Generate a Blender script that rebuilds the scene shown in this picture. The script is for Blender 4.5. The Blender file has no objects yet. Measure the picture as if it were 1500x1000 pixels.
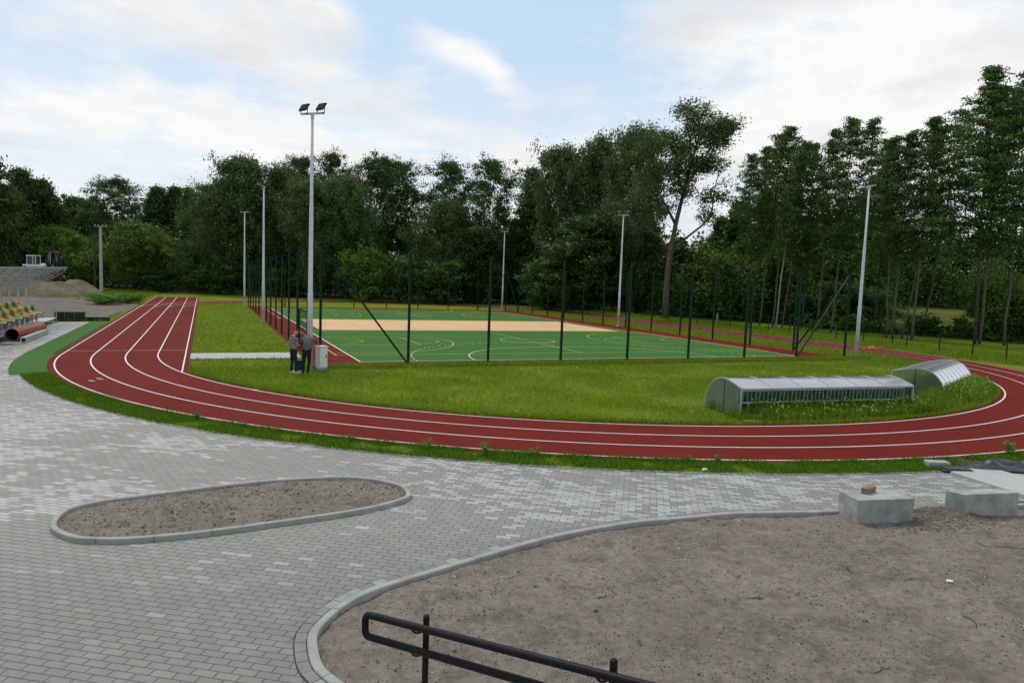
import bpy, math, random
import numpy as np
from mathutils import Vector, Matrix, noise as mnoise

random.seed(7)
rng = np.random.default_rng(7)
sc = bpy.context.scene
COL = sc.collection
R = math.radians
PI = math.pi

# ------------------------------------------------------------------ camera
F = 1028.59                      # focal length in pixels of the 1500 px wide photo
PITCH, ROLL, YAW = R(5.0602), R(2.09735), R(23.82732)
CAM = Vector((-4.6518, -31.1544, 4.1))
_fw0 = Vector((0, math.cos(PITCH), -math.sin(PITCH)))
_up0 = Vector((0, math.sin(PITCH), math.cos(PITCH)))
_rt0 = Vector((1, 0, 0))
_rt1 = math.cos(ROLL) * _rt0 + math.sin(ROLL) * _up0
_up1 = math.cos(ROLL) * _up0 - math.sin(ROLL) * _rt0


def _turn(d):
    return Vector((d.x * math.cos(YAW) + d.y * math.sin(YAW), -d.x * math.sin(YAW) + d.y * math.cos(YAW), d.z))


RT, UP, FW = _turn(_rt1), _turn(_up1), _turn(_fw0)
cd = bpy.data.cameras.new('camera')
cam = bpy.data.objects.new('camera', cd)
COL.objects.link(cam)
cd.sensor_width = 36
cd.lens = F / 1500 * 36
cd.clip_end = 3000
cd.clip_start = 0.1
m3 = Matrix((RT, UP, -FW)).transposed()
cam.matrix_world = Matrix.Translation(CAM) @ m3.to_4x4()
sc.camera = cam


def ray(px, py):
    return FW + RT * ((px - 750) / F) - UP * ((py - 500) / F)


def at(px, py, z=0.0):
    d = ray(px, py)
    return CAM + d * ((z - CAM.z) / d.z)


def deep(px, py, D):
    return CAM + ray(px, py) * D


def column(px, D, z=0.0):
    """ground point below image column px at forward distance D"""
    y = 409 + 0.0366 * (px - 750)
    d = ray(px, y)
    p = CAM + d * D
    return Vector((p.x, p.y, z))


def top_z(px, py, D):
    return deep(px, py, D).z


# ------------------------------------------------------------------ materials
def nodes_of(name):
    m = bpy.data.materials.new(name)
    m.use_nodes = True
    nt = m.node_tree
    b = nt.nodes['Principled BSDF']
    return m, nt, b


class G:
    """tiny node graph helper"""
    def __init__(s, nt):
        s.nt = nt

    def n(s, t, **kw):
        nd = s.nt.nodes.new(t)
        for k, v in kw.items():
            if isinstance(k, str) and hasattr(nd, k):
                setattr(nd, k, v)
        return nd

    def link(s, a, b):
        s.nt.links.new(a, b)

    def val(s, sock, v):
        if hasattr(v, 'is_output') or hasattr(v, 'links'):
            s.nt.links.new(v, sock)
        else:
            sock.default_value = v

    def math(s, op, a, b=None, c=None, clamp=False):
        nd = s.n('ShaderNodeMath', operation=op)
        nd.use_clamp = clamp
        s.val(nd.inputs[0], a)
        if b is not None:
            s.val(nd.inputs[1], b)
        if c is not None:
            s.val(nd.inputs[2], c)
        return nd.outputs[0]

    def mix(s, fac, a, b, blend='MIX'):
        nd = s.n('ShaderNodeMix')
        nd.data_type = 'RGBA'
        nd.blend_type = blend
        s.val(nd.inputs[0], fac)
        for i, v in ((6, a), (7, b)):
            s.val(nd.inputs[i], v if hasattr(v, 'links') else (*v[:3], 1))
        return nd.outputs[2]

    def noise(s, vec, scale, detail=3, rough=0.55, out=0, dim='3D'):
        nd = s.n('ShaderNodeTexNoise')
        nd.noise_dimensions = dim
        if vec is not None:
            s.link(vec, nd.inputs['Vector'])
        nd.inputs['Scale'].default_value = scale
        nd.inputs['Detail'].default_value = detail
        nd.inputs['Roughness'].default_value = rough
        return nd.outputs[out]

    def ramp(s, fac, lo, hi):
        nd = s.n('ShaderNodeMapRange')
        nd.clamp = True
        s.val(nd.inputs[0], fac)
        nd.inputs[1].default_value = lo
        nd.inputs[2].default_value = hi
        return nd.outputs[0]

    def pos(s):
        return s.n('ShaderNodeNewGeometry').outputs['Position']

    def obj(s):
        return s.n('ShaderNodeTexCoord').outputs['Object']

    def bump(s, h, strength, dist, b):
        nd = s.n('ShaderNodeBump')
        nd.inputs['Strength'].default_value = strength
        nd.inputs['Distance'].default_value = dist
        s.link(h, nd.inputs['Height'])
        s.link(nd.outputs[0], b.inputs['Normal'])


def simple(name, col, col2=None, rough=0.6, scale=6.0, metal=0.0, spec=0.4, bump=0.0, bscale=None, world=False):
    m, nt, b = nodes_of(name)
    g = G(nt)
    b.inputs['Roughness'].default_value = rough
    b.inputs['Metallic'].default_value = metal
    b.inputs['Specular IOR Level'].default_value = spec
    v = g.pos() if world else g.obj()
    if col2 is None:
        col2 = tuple(c * 0.75 for c in col)
    fac = g.ramp(g.noise(v, scale, 5, 0.6), 0.35, 0.68)
    g.link(g.mix(fac, col, col2), b.inputs['Base Color'])
    if bump:
        g.bump(g.noise(v, bscale or scale * 6, 4, 0.65), bump, 0.02, b)
    return m


M = {}
M['galv'] = simple('galvanised_steel', (0.46, 0.48, 0.50), (0.36, 0.38, 0.40), 0.45, 9, 0.35)
M['mast'] = simple('pale_mast_paint', (0.56, 0.58, 0.61), (0.46, 0.48, 0.51), 0.45, 7, 0.0)
M['steel'] = simple('grey_steel', (0.22, 0.24, 0.26), (0.16, 0.17, 0.19), 0.5, 8, 0.3)
M['black'] = simple('black_paint', (0.006, 0.006, 0.0065), (0.008, 0.008, 0.0085), 0.5, 14, 0.0, 0.14)
M['darkmetal'] = simple('dark_metal', (0.022, 0.023, 0.026), (0.012, 0.012, 0.014), 0.5, 8, 0.2)
M['fence'] = simple('dark_green_paint', (0.004, 0.030, 0.017), (0.003, 0.021, 0.012), 0.55, 5, spec=0.12)
M['bundle'] = simple('green_coated_wire', (0.012, 0.045, 0.034), (0.006, 0.018, 0.015), 0.6, 14)
M['white'] = simple('white_paint', (0.72, 0.73, 0.73), (0.62, 0.63, 0.63), 0.5, 6)
M['cabinet'] = simple('pale_grey_enamel', (0.55, 0.57, 0.57), (0.48, 0.50, 0.50), 0.45, 4)
M['line'] = simple('white_line_paint', (0.72, 0.70, 0.70), (0.56, 0.52, 0.52), 0.7, 7, world=True)
M['lineg'] = simple('pale_line_paint', (0.72, 0.76, 0.72), (0.55, 0.62, 0.56), 0.7, 4, world=True)
M['yline'] = simple('yellow_line_paint', (0.66, 0.60, 0.07), (0.52, 0.50, 0.06), 0.7, 4, world=True)
M['oline'] = simple('orange_line_paint', (0.70, 0.42, 0.08), (0.6, 0.36, 0.08), 0.7, 4, world=True)
M['bline'] = simple('brown_line_paint', (0.28, 0.17, 0.10), (0.24, 0.15, 0.09), 0.7, 4, world=True)
M['conc'] = simple('cast_concrete', (0.36, 0.36, 0.34), (0.20, 0.20, 0.19), 0.85, 3.2, bump=0.5, bscale=26)
M['slab'] = simple('pale_concrete', (0.40, 0.395, 0.375), (0.33, 0.325, 0.31), 0.9, 1.5, bump=0.2, bscale=25, world=True)
M['kerb'] = simple('kerb_concrete', (0.33, 0.33, 0.305), (0.24, 0.24, 0.225), 0.85, 3.0, bump=0.3, bscale=60, world=True)
M['timber'] = simple('weathered_timber', (0.26, 0.16, 0.09), (0.16, 0.10, 0.06), 0.8, 12)
M['bark'] = simple('bark', (0.060, 0.046, 0.036), (0.03, 0.025, 0.02), 0.9, 5, bump=0.6, bscale=14)
M['barkpale'] = simple('pale_bark', (0.12, 0.095, 0.075), (0.05, 0.042, 0.034), 0.9, 4, bump=0.5, bscale=14)
M['birch'] = simple('birch_bark', (0.34, 0.32, 0.28), (0.06, 0.055, 0.05), 0.85, 5)
M['terracotta'] = simple('orange_brown_plastic', (0.36, 0.085, 0.032), (0.29, 0.068, 0.027), 0.45, 3)
M['inside'] = simple('pipe_inside', (0.10, 0.022, 0.012), (0.08, 0.02, 0.012), 0.6, 3)
M['seaty'] = simple('yellow_plastic', (0.62, 0.33, 0.015), (0.55, 0.29, 0.015), 0.4, 3)
M['seatg'] = simple('green_plastic', (0.008, 0.13, 0.055), (0.006, 0.10, 0.045), 0.4, 3)
M['seatdug'] = simple('dark_green_plastic', (0.010, 0.12, 0.060), (0.008, 0.09, 0.05), 0.42, 3)
M['sheet'] = simple('black_plastic_film', (0.014, 0.015, 0.018), (0.03, 0.031, 0.035), 0.32, 5, 0, 0.55)
M['slate'] = simple('dark_board', (0.06, 0.062, 0.065), (0.035, 0.036, 0.038), 0.6, 8)
M['machine'] = simple('muddy_machine_paint', (0.085, 0.078, 0.072), (0.05, 0.046, 0.042), 0.7, 3)
M['glassdark'] = simple('tinted_window', (0.05, 0.06, 0.07), (0.035, 0.04, 0.05), 0.12, 3)
M['skin'] = simple('skin', (0.42, 0.20, 0.14), (0.36, 0.17, 0.12), 0.55, 10)
M['greytop'] = simple('grey_knit', (0.115, 0.11, 0.115), (0.08, 0.078, 0.08), 0.9, 12)
M['navy'] = simple('navy_cloth', (0.012, 0.016, 0.030), (0.010, 0.012, 0.022), 0.9, 12)
M['blackcloth'] = simple('black_cloth', (0.008, 0.008, 0.010), (0.012, 0.012, 0.013), 0.9, 12)
M['shoew'] = simple('pale_shoe', (0.55, 0.60, 0.50), (0.45, 0.48, 0.42), 0.7, 20)
M['shoeb'] = simple('brown_shoe', (0.10, 0.03, 0.022), (0.07, 0.025, 0.02), 0.6, 20)
M['hairgrey'] = simple('grey_hair', (0.15, 0.135, 0.125), (0.10, 0.09, 0.085), 0.85, 30)
M['tape'] = simple('orange_tape', (0.65, 0.26, 0.04), (0.5, 0.2, 0.03), 0.6, 20)
M['board'] = simple('tan_board', (0.42, 0.27, 0.13), (0.36, 0.23, 0.11), 0.7, 4)
M['paper'] = simple('paper', (0.8, 0.8, 0.78), (0.75, 0.75, 0.73), 0.7, 4)
M['flower'] = simple('white_petals', (0.62, 0.62, 0.55), (0.5, 0.5, 0.44), 0.7, 4)


def striped():
    m, nt, b = nodes_of('striped_shirt')
    g = G(nt)
    sx = g.n('ShaderNodeSeparateXYZ')
    g.link(g.obj(), sx.inputs[0])
    f = g.math('FRACT', g.math('MULTIPLY', sx.outputs[2], 13.5))
    g.link(g.mix(g.math('GREATER_THAN', f, 0.72), (0.010, 0.011, 0.020), (0.50, 0.50, 0.52)), b.inputs['Base Color'])
    b.inputs['Roughness'].default_value = 0.9
    return m


M['stripe'] = striped()


def foliage(name, c1, c2, c3, trans=0.3, spec=0.25):
    """leaf material: tint differs per leaf spray and a little per plant"""
    m, nt, b = nodes_of(name)
    g = G(nt)
    geo = g.n('ShaderNodeNewGeometry')
    oi = g.n('ShaderNodeObjectInfo')
    r = geo.outputs['Random Per Island']
    a = g.mix(g.ramp(r, 0.0, 0.75), c1, c2)
    a = g.mix(g.ramp(r, 0.78, 1.0), a, c3)
    hs = g.n('ShaderNodeHueSaturation')
    g.link(a, hs.inputs['Color'])
    g.link(g.math('MULTIPLY_ADD', oi.outputs['Random'], 0.034, 0.483), hs.inputs['Hue'])
    at_ = g.n('ShaderNodeAttribute')
    at_.attribute_name = 'tint'
    g.link(g.math('ADD', g.math('MULTIPLY_ADD', oi.outputs['Random'], 0.4, 0.8), at_.outputs['Fac']), hs.inputs['Value'])
    g.link(hs.outputs[0], b.inputs['Base Color'])
    b.inputs['Roughness'].default_value = 0.6
    b.inputs['Specular IOR Level'].default_value = spec
    tr = g.n('ShaderNodeBsdfTranslucent')
    g.link(hs.outputs[0], tr.inputs[0])
    mx = g.n('ShaderNodeMixShader')
    mx.inputs[0].default_value = trans
    g.link(b.outputs[0], mx.inputs[1])
    g.link(tr.outputs[0], mx.inputs[2])
    out = nt.nodes['Material Output']
    g.link(mx.outputs[0], out.inputs['Surface'])
    return m


M['leaf_alder'] = foliage('alder_leaves', (0.040, 0.082, 0.012), (0.066, 0.125, 0.018), (0.105, 0.180, 0.026))
M['leaf_willow'] = foliage('willow_leaves', (0.054, 0.094, 0.022), (0.086, 0.136, 0.034), (0.130, 0.185, 0.055))
M['leaf_dark'] = foliage('dark_leaves', (0.034, 0.068, 0.012), (0.056, 0.104, 0.017), (0.086, 0.150, 0.024))
M['leaf_light'] = foliage('light_leaves', (0.066, 0.125, 0.012), (0.100, 0.175, 0.016), (0.140, 0.220, 0.022))
M['leaf_under'] = foliage('undergrowth_leaves', (0.042, 0.092, 0.011), (0.070, 0.140, 0.016), (0.110, 0.195, 0.024))
M['leaf_weed'] = foliage('weed_leaves', (0.08, 0.18, 0.014), (0.12, 0.25, 0.02), (0.18, 0.32, 0.035))


def grass_blades():
    m, nt, b = nodes_of('grass_blades')
    g = G(nt)
    geo = g.n('ShaderNodeNewGeometry')
    p = geo.outputs['Position']
    r = geo.outputs['Random Per Island']
    c = g.mix(g.ramp(r, 0.0, 0.8), (0.112, 0.205, 0.007), (0.178, 0.280, 0.012))
    c = g.mix(g.ramp(r, 0.86, 1.0), c, (0.30, 0.31, 0.085))
    big = g.ramp(g.noise(p, 0.35, 4, 0.6), 0.40, 0.66)
    c = g.mix(g.math('MULTIPLY', big, 0.55), c, (0.245, 0.265, 0.042))
    g.link(c, b.inputs['Base Color'])
    b.inputs['Roughness'].default_value = 0.7
    b.inputs['Specular IOR Level'].default_value = 0.06
    tr = g.n('ShaderNodeBsdfTranslucent')
    g.link(c, tr.inputs[0])
    mx = g.n('ShaderNodeMixShader')
    mx.inputs[0].default_value = 0.35
    g.link(b.outputs[0], mx.inputs[1])
    g.link(tr.outputs[0], mx.inputs[2])
    g.link(mx.outputs[0], nt.nodes['Material Output'].inputs['Surface'])
    return m


M['blade'] = grass_blades()
M['vergeblade'] = foliage('verge_grass_blades', (0.066, 0.135, 0.008), (0.105, 0.190, 0.014), (0.19, 0.25, 0.035), 0.35, 0.06)
M['tallblade'] = foliage('tall_grass_blades', (0.085, 0.150, 0.010), (0.150, 0.230, 0.018), (0.34, 0.36, 0.06), 0.35, 0.06)


def turf():
    m, nt, b = nodes_of('turf')
    g = G(nt)
    p = g.pos()
    a = g.ramp(g.noise(p, 0.30, 5, 0.6), 0.36, 0.66)
    f = g.ramp(g.noise(p, 9.0, 5, 0.7), 0.30, 0.72)
    c = g.mix(f, (0.070, 0.120, 0.006), (0.145, 0.205, 0.012))
    c = g.mix(g.math('MULTIPLY', a, 0.55), c, (0.230, 0.235, 0.045))
    spot = g.ramp(g.noise(p, 2.3, 4, 0.7), 0.64, 0.74)
    c = g.mix(g.math('MULTIPLY', spot, 0.45), c, (0.060, 0.060, 0.022))
    g.link(c, b.inputs['Base Color'])
    b.inputs['Roughness'].default_value = 0.95
    b.inputs['Specular IOR Level'].default_value = 0.0
    g.bump(g.noise(p, 14, 5, 0.75), 0.9, 0.08, b)
    return m


M['turf'] = turf()


M['meadow'] = simple('shaded_meadow', (0.105, 0.115, 0.030), (0.065, 0.080, 0.018), 0.95, 0.35, spec=0.0, bump=0.6, bscale=6, world=True)  # dim olive grass; the shade of the trees is put into the colour


def rubber(name, c1, c2, c3, rough=0.75):
    m, nt, b = nodes_of(name)
    g = G(nt)
    p = g.pos()
    c = g.mix(g.ramp(g.noise(p, 0.22, 6, 0.7), 0.38, 0.62), c1, c2)
    c = g.mix(g.math('MULTIPLY', g.ramp(g.noise(p, 1.1, 6, 0.75), 0.52, 0.72), 0.35), c, c3)
    c = g.mix(g.math('MULTIPLY', g.ramp(g.noise(p, 60, 3, 0.7), 0.45, 0.75), 0.45), c, c3)
    sc_ = g.n('ShaderNodeMapping')
    sc_.inputs['Scale'].default_value = (1.6, 0.28, 1)
    g.link(p, sc_.inputs['Vector'])
    scuff = g.ramp(g.noise(sc_.outputs[0], 1.5, 5, 0.7), 0.66, 0.80)
    c = g.mix(g.math('MULTIPLY', scuff, 0.16), c, tuple(min(1, x * 2.2 + 0.05) for x in c1))
    g.link(c, b.inputs['Base Color'])
    b.inputs['Roughness'].default_value = rough
    b.inputs['Specular IOR Level'].default_value = 0.04
    g.bump(g.noise(p, 90, 3, 0.7), 0.5, 0.01, b)
    return m


M['red'] = rubber('red_rubber', (0.146, 0.0165, 0.0095), (0.120, 0.0125, 0.0075), (0.085, 0.009, 0.006))
M['green'] = rubber('green_rubber', (0.050, 0.134, 0.027), (0.044, 0.121, 0.024), (0.034, 0.10, 0.020))
M['tan'] = rubber('tan_rubber', (0.62, 0.41, 0.23), (0.57, 0.375, 0.21), (0.50, 0.33, 0.18))


def pavers():
    m, nt, b = nodes_of('block_paving')
    g = G(nt)
    p = g.pos()
    mp = g.n('ShaderNodeMapping')
    mp.inputs['Rotation'].default_value = (0, 0, R(34.5))
    g.link(p, mp.inputs['Vector'])
    s = g.n('ShaderNodeSeparateXYZ')
    g.link(mp.outputs[0], s.inputs[0])
    L, W, J = 0.256, 0.117, 0.0085
    row = g.math('DIVIDE', s.outputs[1], W)
    ri = g.math('FLOOR', row)
    rf = g.math('FRACT', row)
    par = g.math('MULTIPLY', g.math('MODULO', g.math('ABSOLUTE', ri), 2.0), 0.5)
    colu = g.math('ADD', g.math('DIVIDE', s.outputs[0], L), par)
    ci = g.math('FLOOR', colu)
    cf = g.math('FRACT', colu)
    # distance to the joint in metres
    dx = g.math('MULTIPLY', g.math('SUBTRACT', 0.5, g.math('ABSOLUTE', g.math('SUBTRACT', cf, 0.5))), L)
    dy = g.math('MULTIPLY', g.math('SUBTRACT', 0.5, g.math('ABSOLUTE', g.math('SUBTRACT', rf, 0.5))), W)
    d = g.math('MINIMUM', dx, dy)
    joint = g.ramp(d, J * 0.35, J)          # 0 in the joint
    cid = g.n('ShaderNodeCombineXYZ')
    g.link(ci, cid.inputs[0])
    g.link(ri, cid.inputs[1])
    wn = g.n('ShaderNodeTexWhiteNoise')
    wn.noise_dimensions = '3D'
    g.link(cid.outputs[0], wn.inputs['Vector'])
    w1 = wn.outputs['Value']
    wc = g.n('ShaderNodeSeparateColor')
    g.link(wn.outputs['Color'], wc.inputs[0])
    w2 = wc.outputs[1]
    w3 = wc.outputs[2]
    # centre of this stone -> patch noise constant over the stone
    cen = g.n('ShaderNodeCombineXYZ')
    g.link(g.math('MULTIPLY', g.math('SUBTRACT', ci, par), L), cen.inputs[0])
    g.link(g.math('MULTIPLY', ri, W), cen.inputs[1])
    st = g.n('ShaderNodeMapping')
    st.inputs['Scale'].default_value = (0.55, 1.0, 1)
    g.link(cen.outputs[0], st.inputs['Vector'])
    patch = g.noise(st.outputs[0], 0.42, 4, 0.62)
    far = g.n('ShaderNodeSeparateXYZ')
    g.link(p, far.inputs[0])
    up = g.ramp(g.math('MULTIPLY_ADD', far.outputs[0], 0.35, far.outputs[1]), -23.8, -20.4)      # pale stones get commoner toward the track; also masks the painted foreground falloff
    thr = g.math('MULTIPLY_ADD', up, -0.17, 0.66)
    prob = g.ramp(g.math('SUBTRACT', patch, thr), -0.06, 0.10)
    pale = g.math('LESS_THAN', w1, g.math('MULTIPLY', g.math('MULTIPLY_ADD', prob, 0.74, 0.03), g.math('MULTIPLY_ADD', up, 0.96, 0.04)))
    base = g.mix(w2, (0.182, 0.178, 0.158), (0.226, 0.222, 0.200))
    base = g.mix(g.math('MULTIPLY', g.math('SUBTRACT', 1.0, up), 0.65), base, (0.105, 0.107, 0.101))  # foreground base darkened: vignette and grazing-light falloff painted into the colour
    warm = g.math('MULTIPLY', g.math('GREATER_THAN', w3, 0.88), 0.35)
    base = g.mix(warm, base, (0.22, 0.20, 0.17))
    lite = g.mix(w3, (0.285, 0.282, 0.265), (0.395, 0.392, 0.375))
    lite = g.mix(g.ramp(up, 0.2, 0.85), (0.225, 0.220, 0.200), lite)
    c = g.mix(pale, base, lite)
    fine = g.noise(p, 45, 4, 0.7)
    c = g.mix(g.math('MULTIPLY', g.ramp(fine, 0.35, 0.75), 0.25), c, (0.17, 0.17, 0.16))
    blot = g.ramp(g.noise(p, 2.2, 5, 0.65), 0.50, 0.75)
    c = g.mix(g.math('MULTIPLY', blot, 0.16), c, (0.50, 0.51, 0.52))
    dirt = g.ramp(g.noise(p, 0.9, 5, 0.65), 0.50, 0.72)
    c = g.mix(g.math('MULTIPLY', dirt, 0.22), c, (0.15, 0.14, 0.12))
    c = g.mix(joint, (0.034, 0.032, 0.029), c)
    g.link(c, b.inputs['Base Color'])
    b.inputs['Roughness'].default_value = 0.62
    b.inputs['Specular IOR Level'].default_value = 0.5
    edge = g.ramp(d, 0.0, 0.012)
    h = g.math('ADD', g.math('MULTIPLY', edge, 1.0), g.math('MULTIPLY', fine, 0.25))
    h = g.math('ADD', h, g.math('MULTIPLY', w2, 0.25))
    g.bump(h, 0.7, 0.006, b)
    return m


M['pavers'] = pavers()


def soil(name, c1, c2, c3):
    m, nt, b = nodes_of(name)
    g = G(nt)
    p = g.pos()
    c = g.mix(g.ramp(g.noise(p, 0.55, 6, 0.62), 0.36, 0.64), c1, c2)
    c = g.mix(g.math('MULTIPLY', g.ramp(g.noise(p, 6.0, 6, 0.75), 0.50, 0.72), 0.6), c, c3)
    grit = g.ramp(g.noise(p, 60, 3, 0.8), 0.56, 0.68)
    m1 = g.ramp(g.noise(p, 11, 8, 0.82), 0.38, 0.60)
    c = g.mix(g.math('MULTIPLY', g.math('SUBTRACT', 1.0, m1), 0.55), c, tuple(x * 0.45 for x in c1))
    c = g.mix(g.math('MULTIPLY', g.ramp(m1, 0.62, 1.0), 0.30), c, tuple(min(.5, x * 1.45) for x in c1))
    c = g.mix(g.math('MULTIPLY', grit, 0.45), c, tuple(min(.5, x * 1.7) for x in c1))
    dark = g.ramp(g.noise(p, 22, 6, 0.85), 0.53, 0.64)
    c = g.mix(g.math('MULTIPLY', dark, 0.62), c, tuple(x * 0.36 for x in c2))
    st = g.ramp(g.noise(p, 1.5, 7, 0.75), 0.49, 0.64)
    c = g.mix(g.math('MULTIPLY', st, 0.6), c, c3)
    g.link(c, b.inputs['Base Color'])
    b.inputs['Roughness'].default_value = 0.97
    b.inputs['Specular IOR Level'].default_value = 0.08
    h = g.math('ADD', g.math('MULTIPLY', g.noise(p, 9, 6, 0.75), 1.0), g.math('MULTIPLY', g.noise(p, 55, 4, 0.8), 0.5))
    g.bump(h, 0.9, 0.05, b)
    return m


M['soil'] = soil('bare_soil', (0.305, 0.262, 0.220), (0.225, 0.192, 0.160), (0.118, 0.098, 0.082))
M['lot'] = soil('grey_dirt', (0.24, 0.21, 0.18), (0.13, 0.11, 0.09), (0.07, 0.065, 0.045))
M['heap'] = soil('heap_earth', (0.23, 0.19, 0.14), (0.12, 0.11, 0.065), (0.065, 0.070, 0.03))
M['litter'] = soil('leaf_litter', (0.035, 0.036, 0.016), (0.022, 0.026, 0.011), (0.016, 0.020, 0.008))
M['stone'] = simple('stones', (0.21, 0.185, 0.16), (0.11, 0.095, 0.08), 0.9, 4)


def polycarb(name, tint, opac, rough, ior=1.5):
    m, nt, b = nodes_of(name)
    g = G(nt)
    b.inputs['Base Color'].default_value = (*tint, 1)
    b.inputs['Roughness'].default_value = rough
    b.inputs['Specular IOR Level'].default_value = 0.7
    v = g.obj()
    tr = g.n('ShaderNodeBsdfTransparent')
    tr.inputs[0].default_value = (0.80, 0.84, 0.82, 1)
    gl = g.n('ShaderNodeBsdfGlossy')
    gl.inputs['Roughness'].default_value = rough
    fr = g.n('ShaderNodeFresnel')
    fr.inputs[0].default_value = ior
    mx = g.n('ShaderNodeMixShader')
    f = g.ramp(g.noise(v, 0.7, 2, 0.5), 0.3, 0.7)
    g.link(g.math('MULTIPLY_ADD', f, 0.14, opac - 0.07), mx.inputs[0])
    g.link(tr.outputs[0], mx.inputs[1])
    g.link(b.outputs[0], mx.inputs[2])
    m2 = g.n('ShaderNodeMixShader')
    g.link(fr.outputs[0], m2.inputs[0])
    g.link(mx.outputs[0], m2.inputs[1])
    g.link(gl.outputs[0], m2.inputs[2])
    g.link(m2.outputs[0], nt.nodes['Material Output'].inputs['Surface'])
    g.bump(g.noise(v, 0.8, 2, 0.4), 0.25, 0.04, b)
    return m


M['poly'] = polycarb('clear_polycarbonate', (0.62, 0.64, 0.67), 0.55, 0.12)
M['poly2'] = polycarb('grey_polycarbonate', (0.16, 0.175, 0.18), 0.30, 0.2, 1.2)
M['polyend'] = polycarb('frosted_polycarbonate', (0.20, 0.25, 0.18), 0.55, 0.35, 1.15)
M['sheetroof'] = polycarb('clear_roof_sheet', (0.30, 0.32, 0.36), 0.16, 0.25, 1.22)


# ------------------------------------------------------------------ mesh builder
class MB:
    def __init__(s):
        s.v, s.f, s.m = [], [], []

    def add(s, vs, fs, mi=0):
        o = len(s.v)
        s.v.extend([tuple(p) for p in vs])
        s.f.extend([tuple(i + o for i in q) for q in fs])
        s.m.extend([mi] * len(fs))

    def box(s, c, d, rz=0.0, mi=0, taper=1.0):
        x, y, z = (k / 2 for k in d)
        cr, sr = math.cos(rz), math.sin(rz)
        vs = []
        for k, (a, b_) in enumerate(((-1, -1), (1, -1), (1, 1), (-1, 1)) * 2):
            t = 1.0 if k < 4 else taper
            px, py, pz = a * x * t, b_ * y * t, (-z if k < 4 else z)
            vs.append((c[0] + px * cr - py * sr, c[1] + px * sr + py * cr, c[2] + pz))
        s.add(vs, [(3, 2, 1, 0), (4, 5, 6, 7), (0, 1, 5, 4), (1, 2, 6, 5), (2, 3, 7, 6), (3, 0, 4, 7)], mi)

    def tube(s, pts, rad, n=8, cap=True, mi=0, phase=0.0):
        pts = [Vector(p) for p in pts]
        if not isinstance(rad, (list, tuple)):
            rad = [rad] * len(pts)
        vs, fs = [], []
        prev = None
        for i, p in enumerate(pts):
            t = (pts[min(i + 1, len(pts) - 1)] - pts[max(i - 1, 0)]).normalized()
            if prev is None:
                a = t.cross(Vector((0, 0, 1)) if abs(t.z) < 0.9 else Vector((1, 0, 0))).normalized()
            else:
                a = (prev - t * prev.dot(t)).normalized()
            prev = a
            b_ = t.cross(a)
            for k in range(n):
                th = 2 * PI * k / n + phase
                vs.append(p + (a * math.cos(th) + b_ * math.sin(th)) * rad[i])
        for i in range(len(pts) - 1):
            for k in range(n):
                k2 = (k + 1) % n
                fs.append((i * n + k, i * n + k2, (i + 1) * n + k2, (i + 1) * n + k))
        if cap:
            fs.append(tuple(range(n - 1, -1, -1)))
            fs.append(tuple((len(pts) - 1) * n + k for k in range(n)))
        s.add(vs, fs, mi)

    def bar(s, a, b_, w=0.05, mi=0):
        s.tube([a, b_], w * 0.7071, 4, True, mi, PI / 4)

    def strip(s, outer, inner, z, mi=0):
        n = len(outer)
        s.add([(p[0], p[1], z) for p in outer] + [(p[0], p[1], z) for p in inner],
              [(i, i + 1, n + i + 1, n + i) for i in range(n - 1)], mi)

    def build(s, name, mats, parent=None, smooth=False):
        me = bpy.data.meshes.new(name)
        me.from_pydata(s.v, [], s.f)
        for m in (mats if isinstance(mats, list) else [mats]):
            me.materials.append(m)
        if any(s.m):
            me.polygons.foreach_set('material_index', s.m)
        if smooth:
            me.polygons.foreach_set('use_smooth', [True] * len(s.f))
        me.update()
        o = bpy.data.objects.new(name, me)
        COL.objects.link(o)
        if parent:
            o.parent = parent
        return o


def recalc(o):
    import bmesh
    bm = bmesh.new()
    bm.from_mesh(o.data)
    bmesh.ops.recalc_face_normals(bm, faces=bm.faces)
    bm.to_mesh(o.data)
    bm.free()
    return o


def bevel(o, w, seg=2):
    md = o.modifiers.new('bevel', 'BEVEL')
    md.width = w
    md.segments = seg
    md.limit_method = 'ANGLE'
    return o


def thing(name, label, cat, loc=(0, 0, 0), rz=0.0, group=None):
    o = bpy.data.objects.new(name, None)
    COL.objects.link(o)
    o.location = loc
    o.rotation_euler = (0, 0, rz)
    o.empty_display_size = 0.2
    o['label'] = label
    o['category'] = cat
    if group:
        o['group'] = group
    return o


def tag(o, label, cat, group=None):
    o['label'] = label
    o['category'] = cat
    if group:
        o['group'] = group
    return o


def kind(o, k='structure'):
    o['kind'] = k
    return o


def copy_tree(root):
    r = root.copy()
    COL.objects.link(r)
    for ch in list(root.children):
        c = ch.copy()
        COL.objects.link(c)
        c.parent = r
        for g_ in list(ch.children):
            d = g_.copy()
            COL.objects.link(d)
            d.parent = c
    return r


def sheet(name, pts, z, mat):
    mb = MB()
    mb.add([(p[0], p[1], z) for p in pts], [tuple(range(len(pts)))])
    o = mb.build(name, mat)
    if o.data.polygons[0].normal.z < 0:
        o.data.flip_normals()
    return kind(o)


def arc(cx, cy, r, a0, a1, n):
    return [(cx + r * math.cos(R(a0 + (a1 - a0) * i / n)), cy + r * math.sin(R(a0 + (a1 - a0) * i / n))) for i in range(n + 1)]


def offset_line(pts, d):
    out = []
    for i, p in enumerate(pts):
        a = Vector(pts[max(i - 1, 0)][:2])
        b_ = Vector(pts[min(i + 1, len(pts) - 1)][:2])
        t = (b_ - a).normalized()
        out.append((p[0] - t.y * d, p[1] + t.x * d))
    return out


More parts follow.
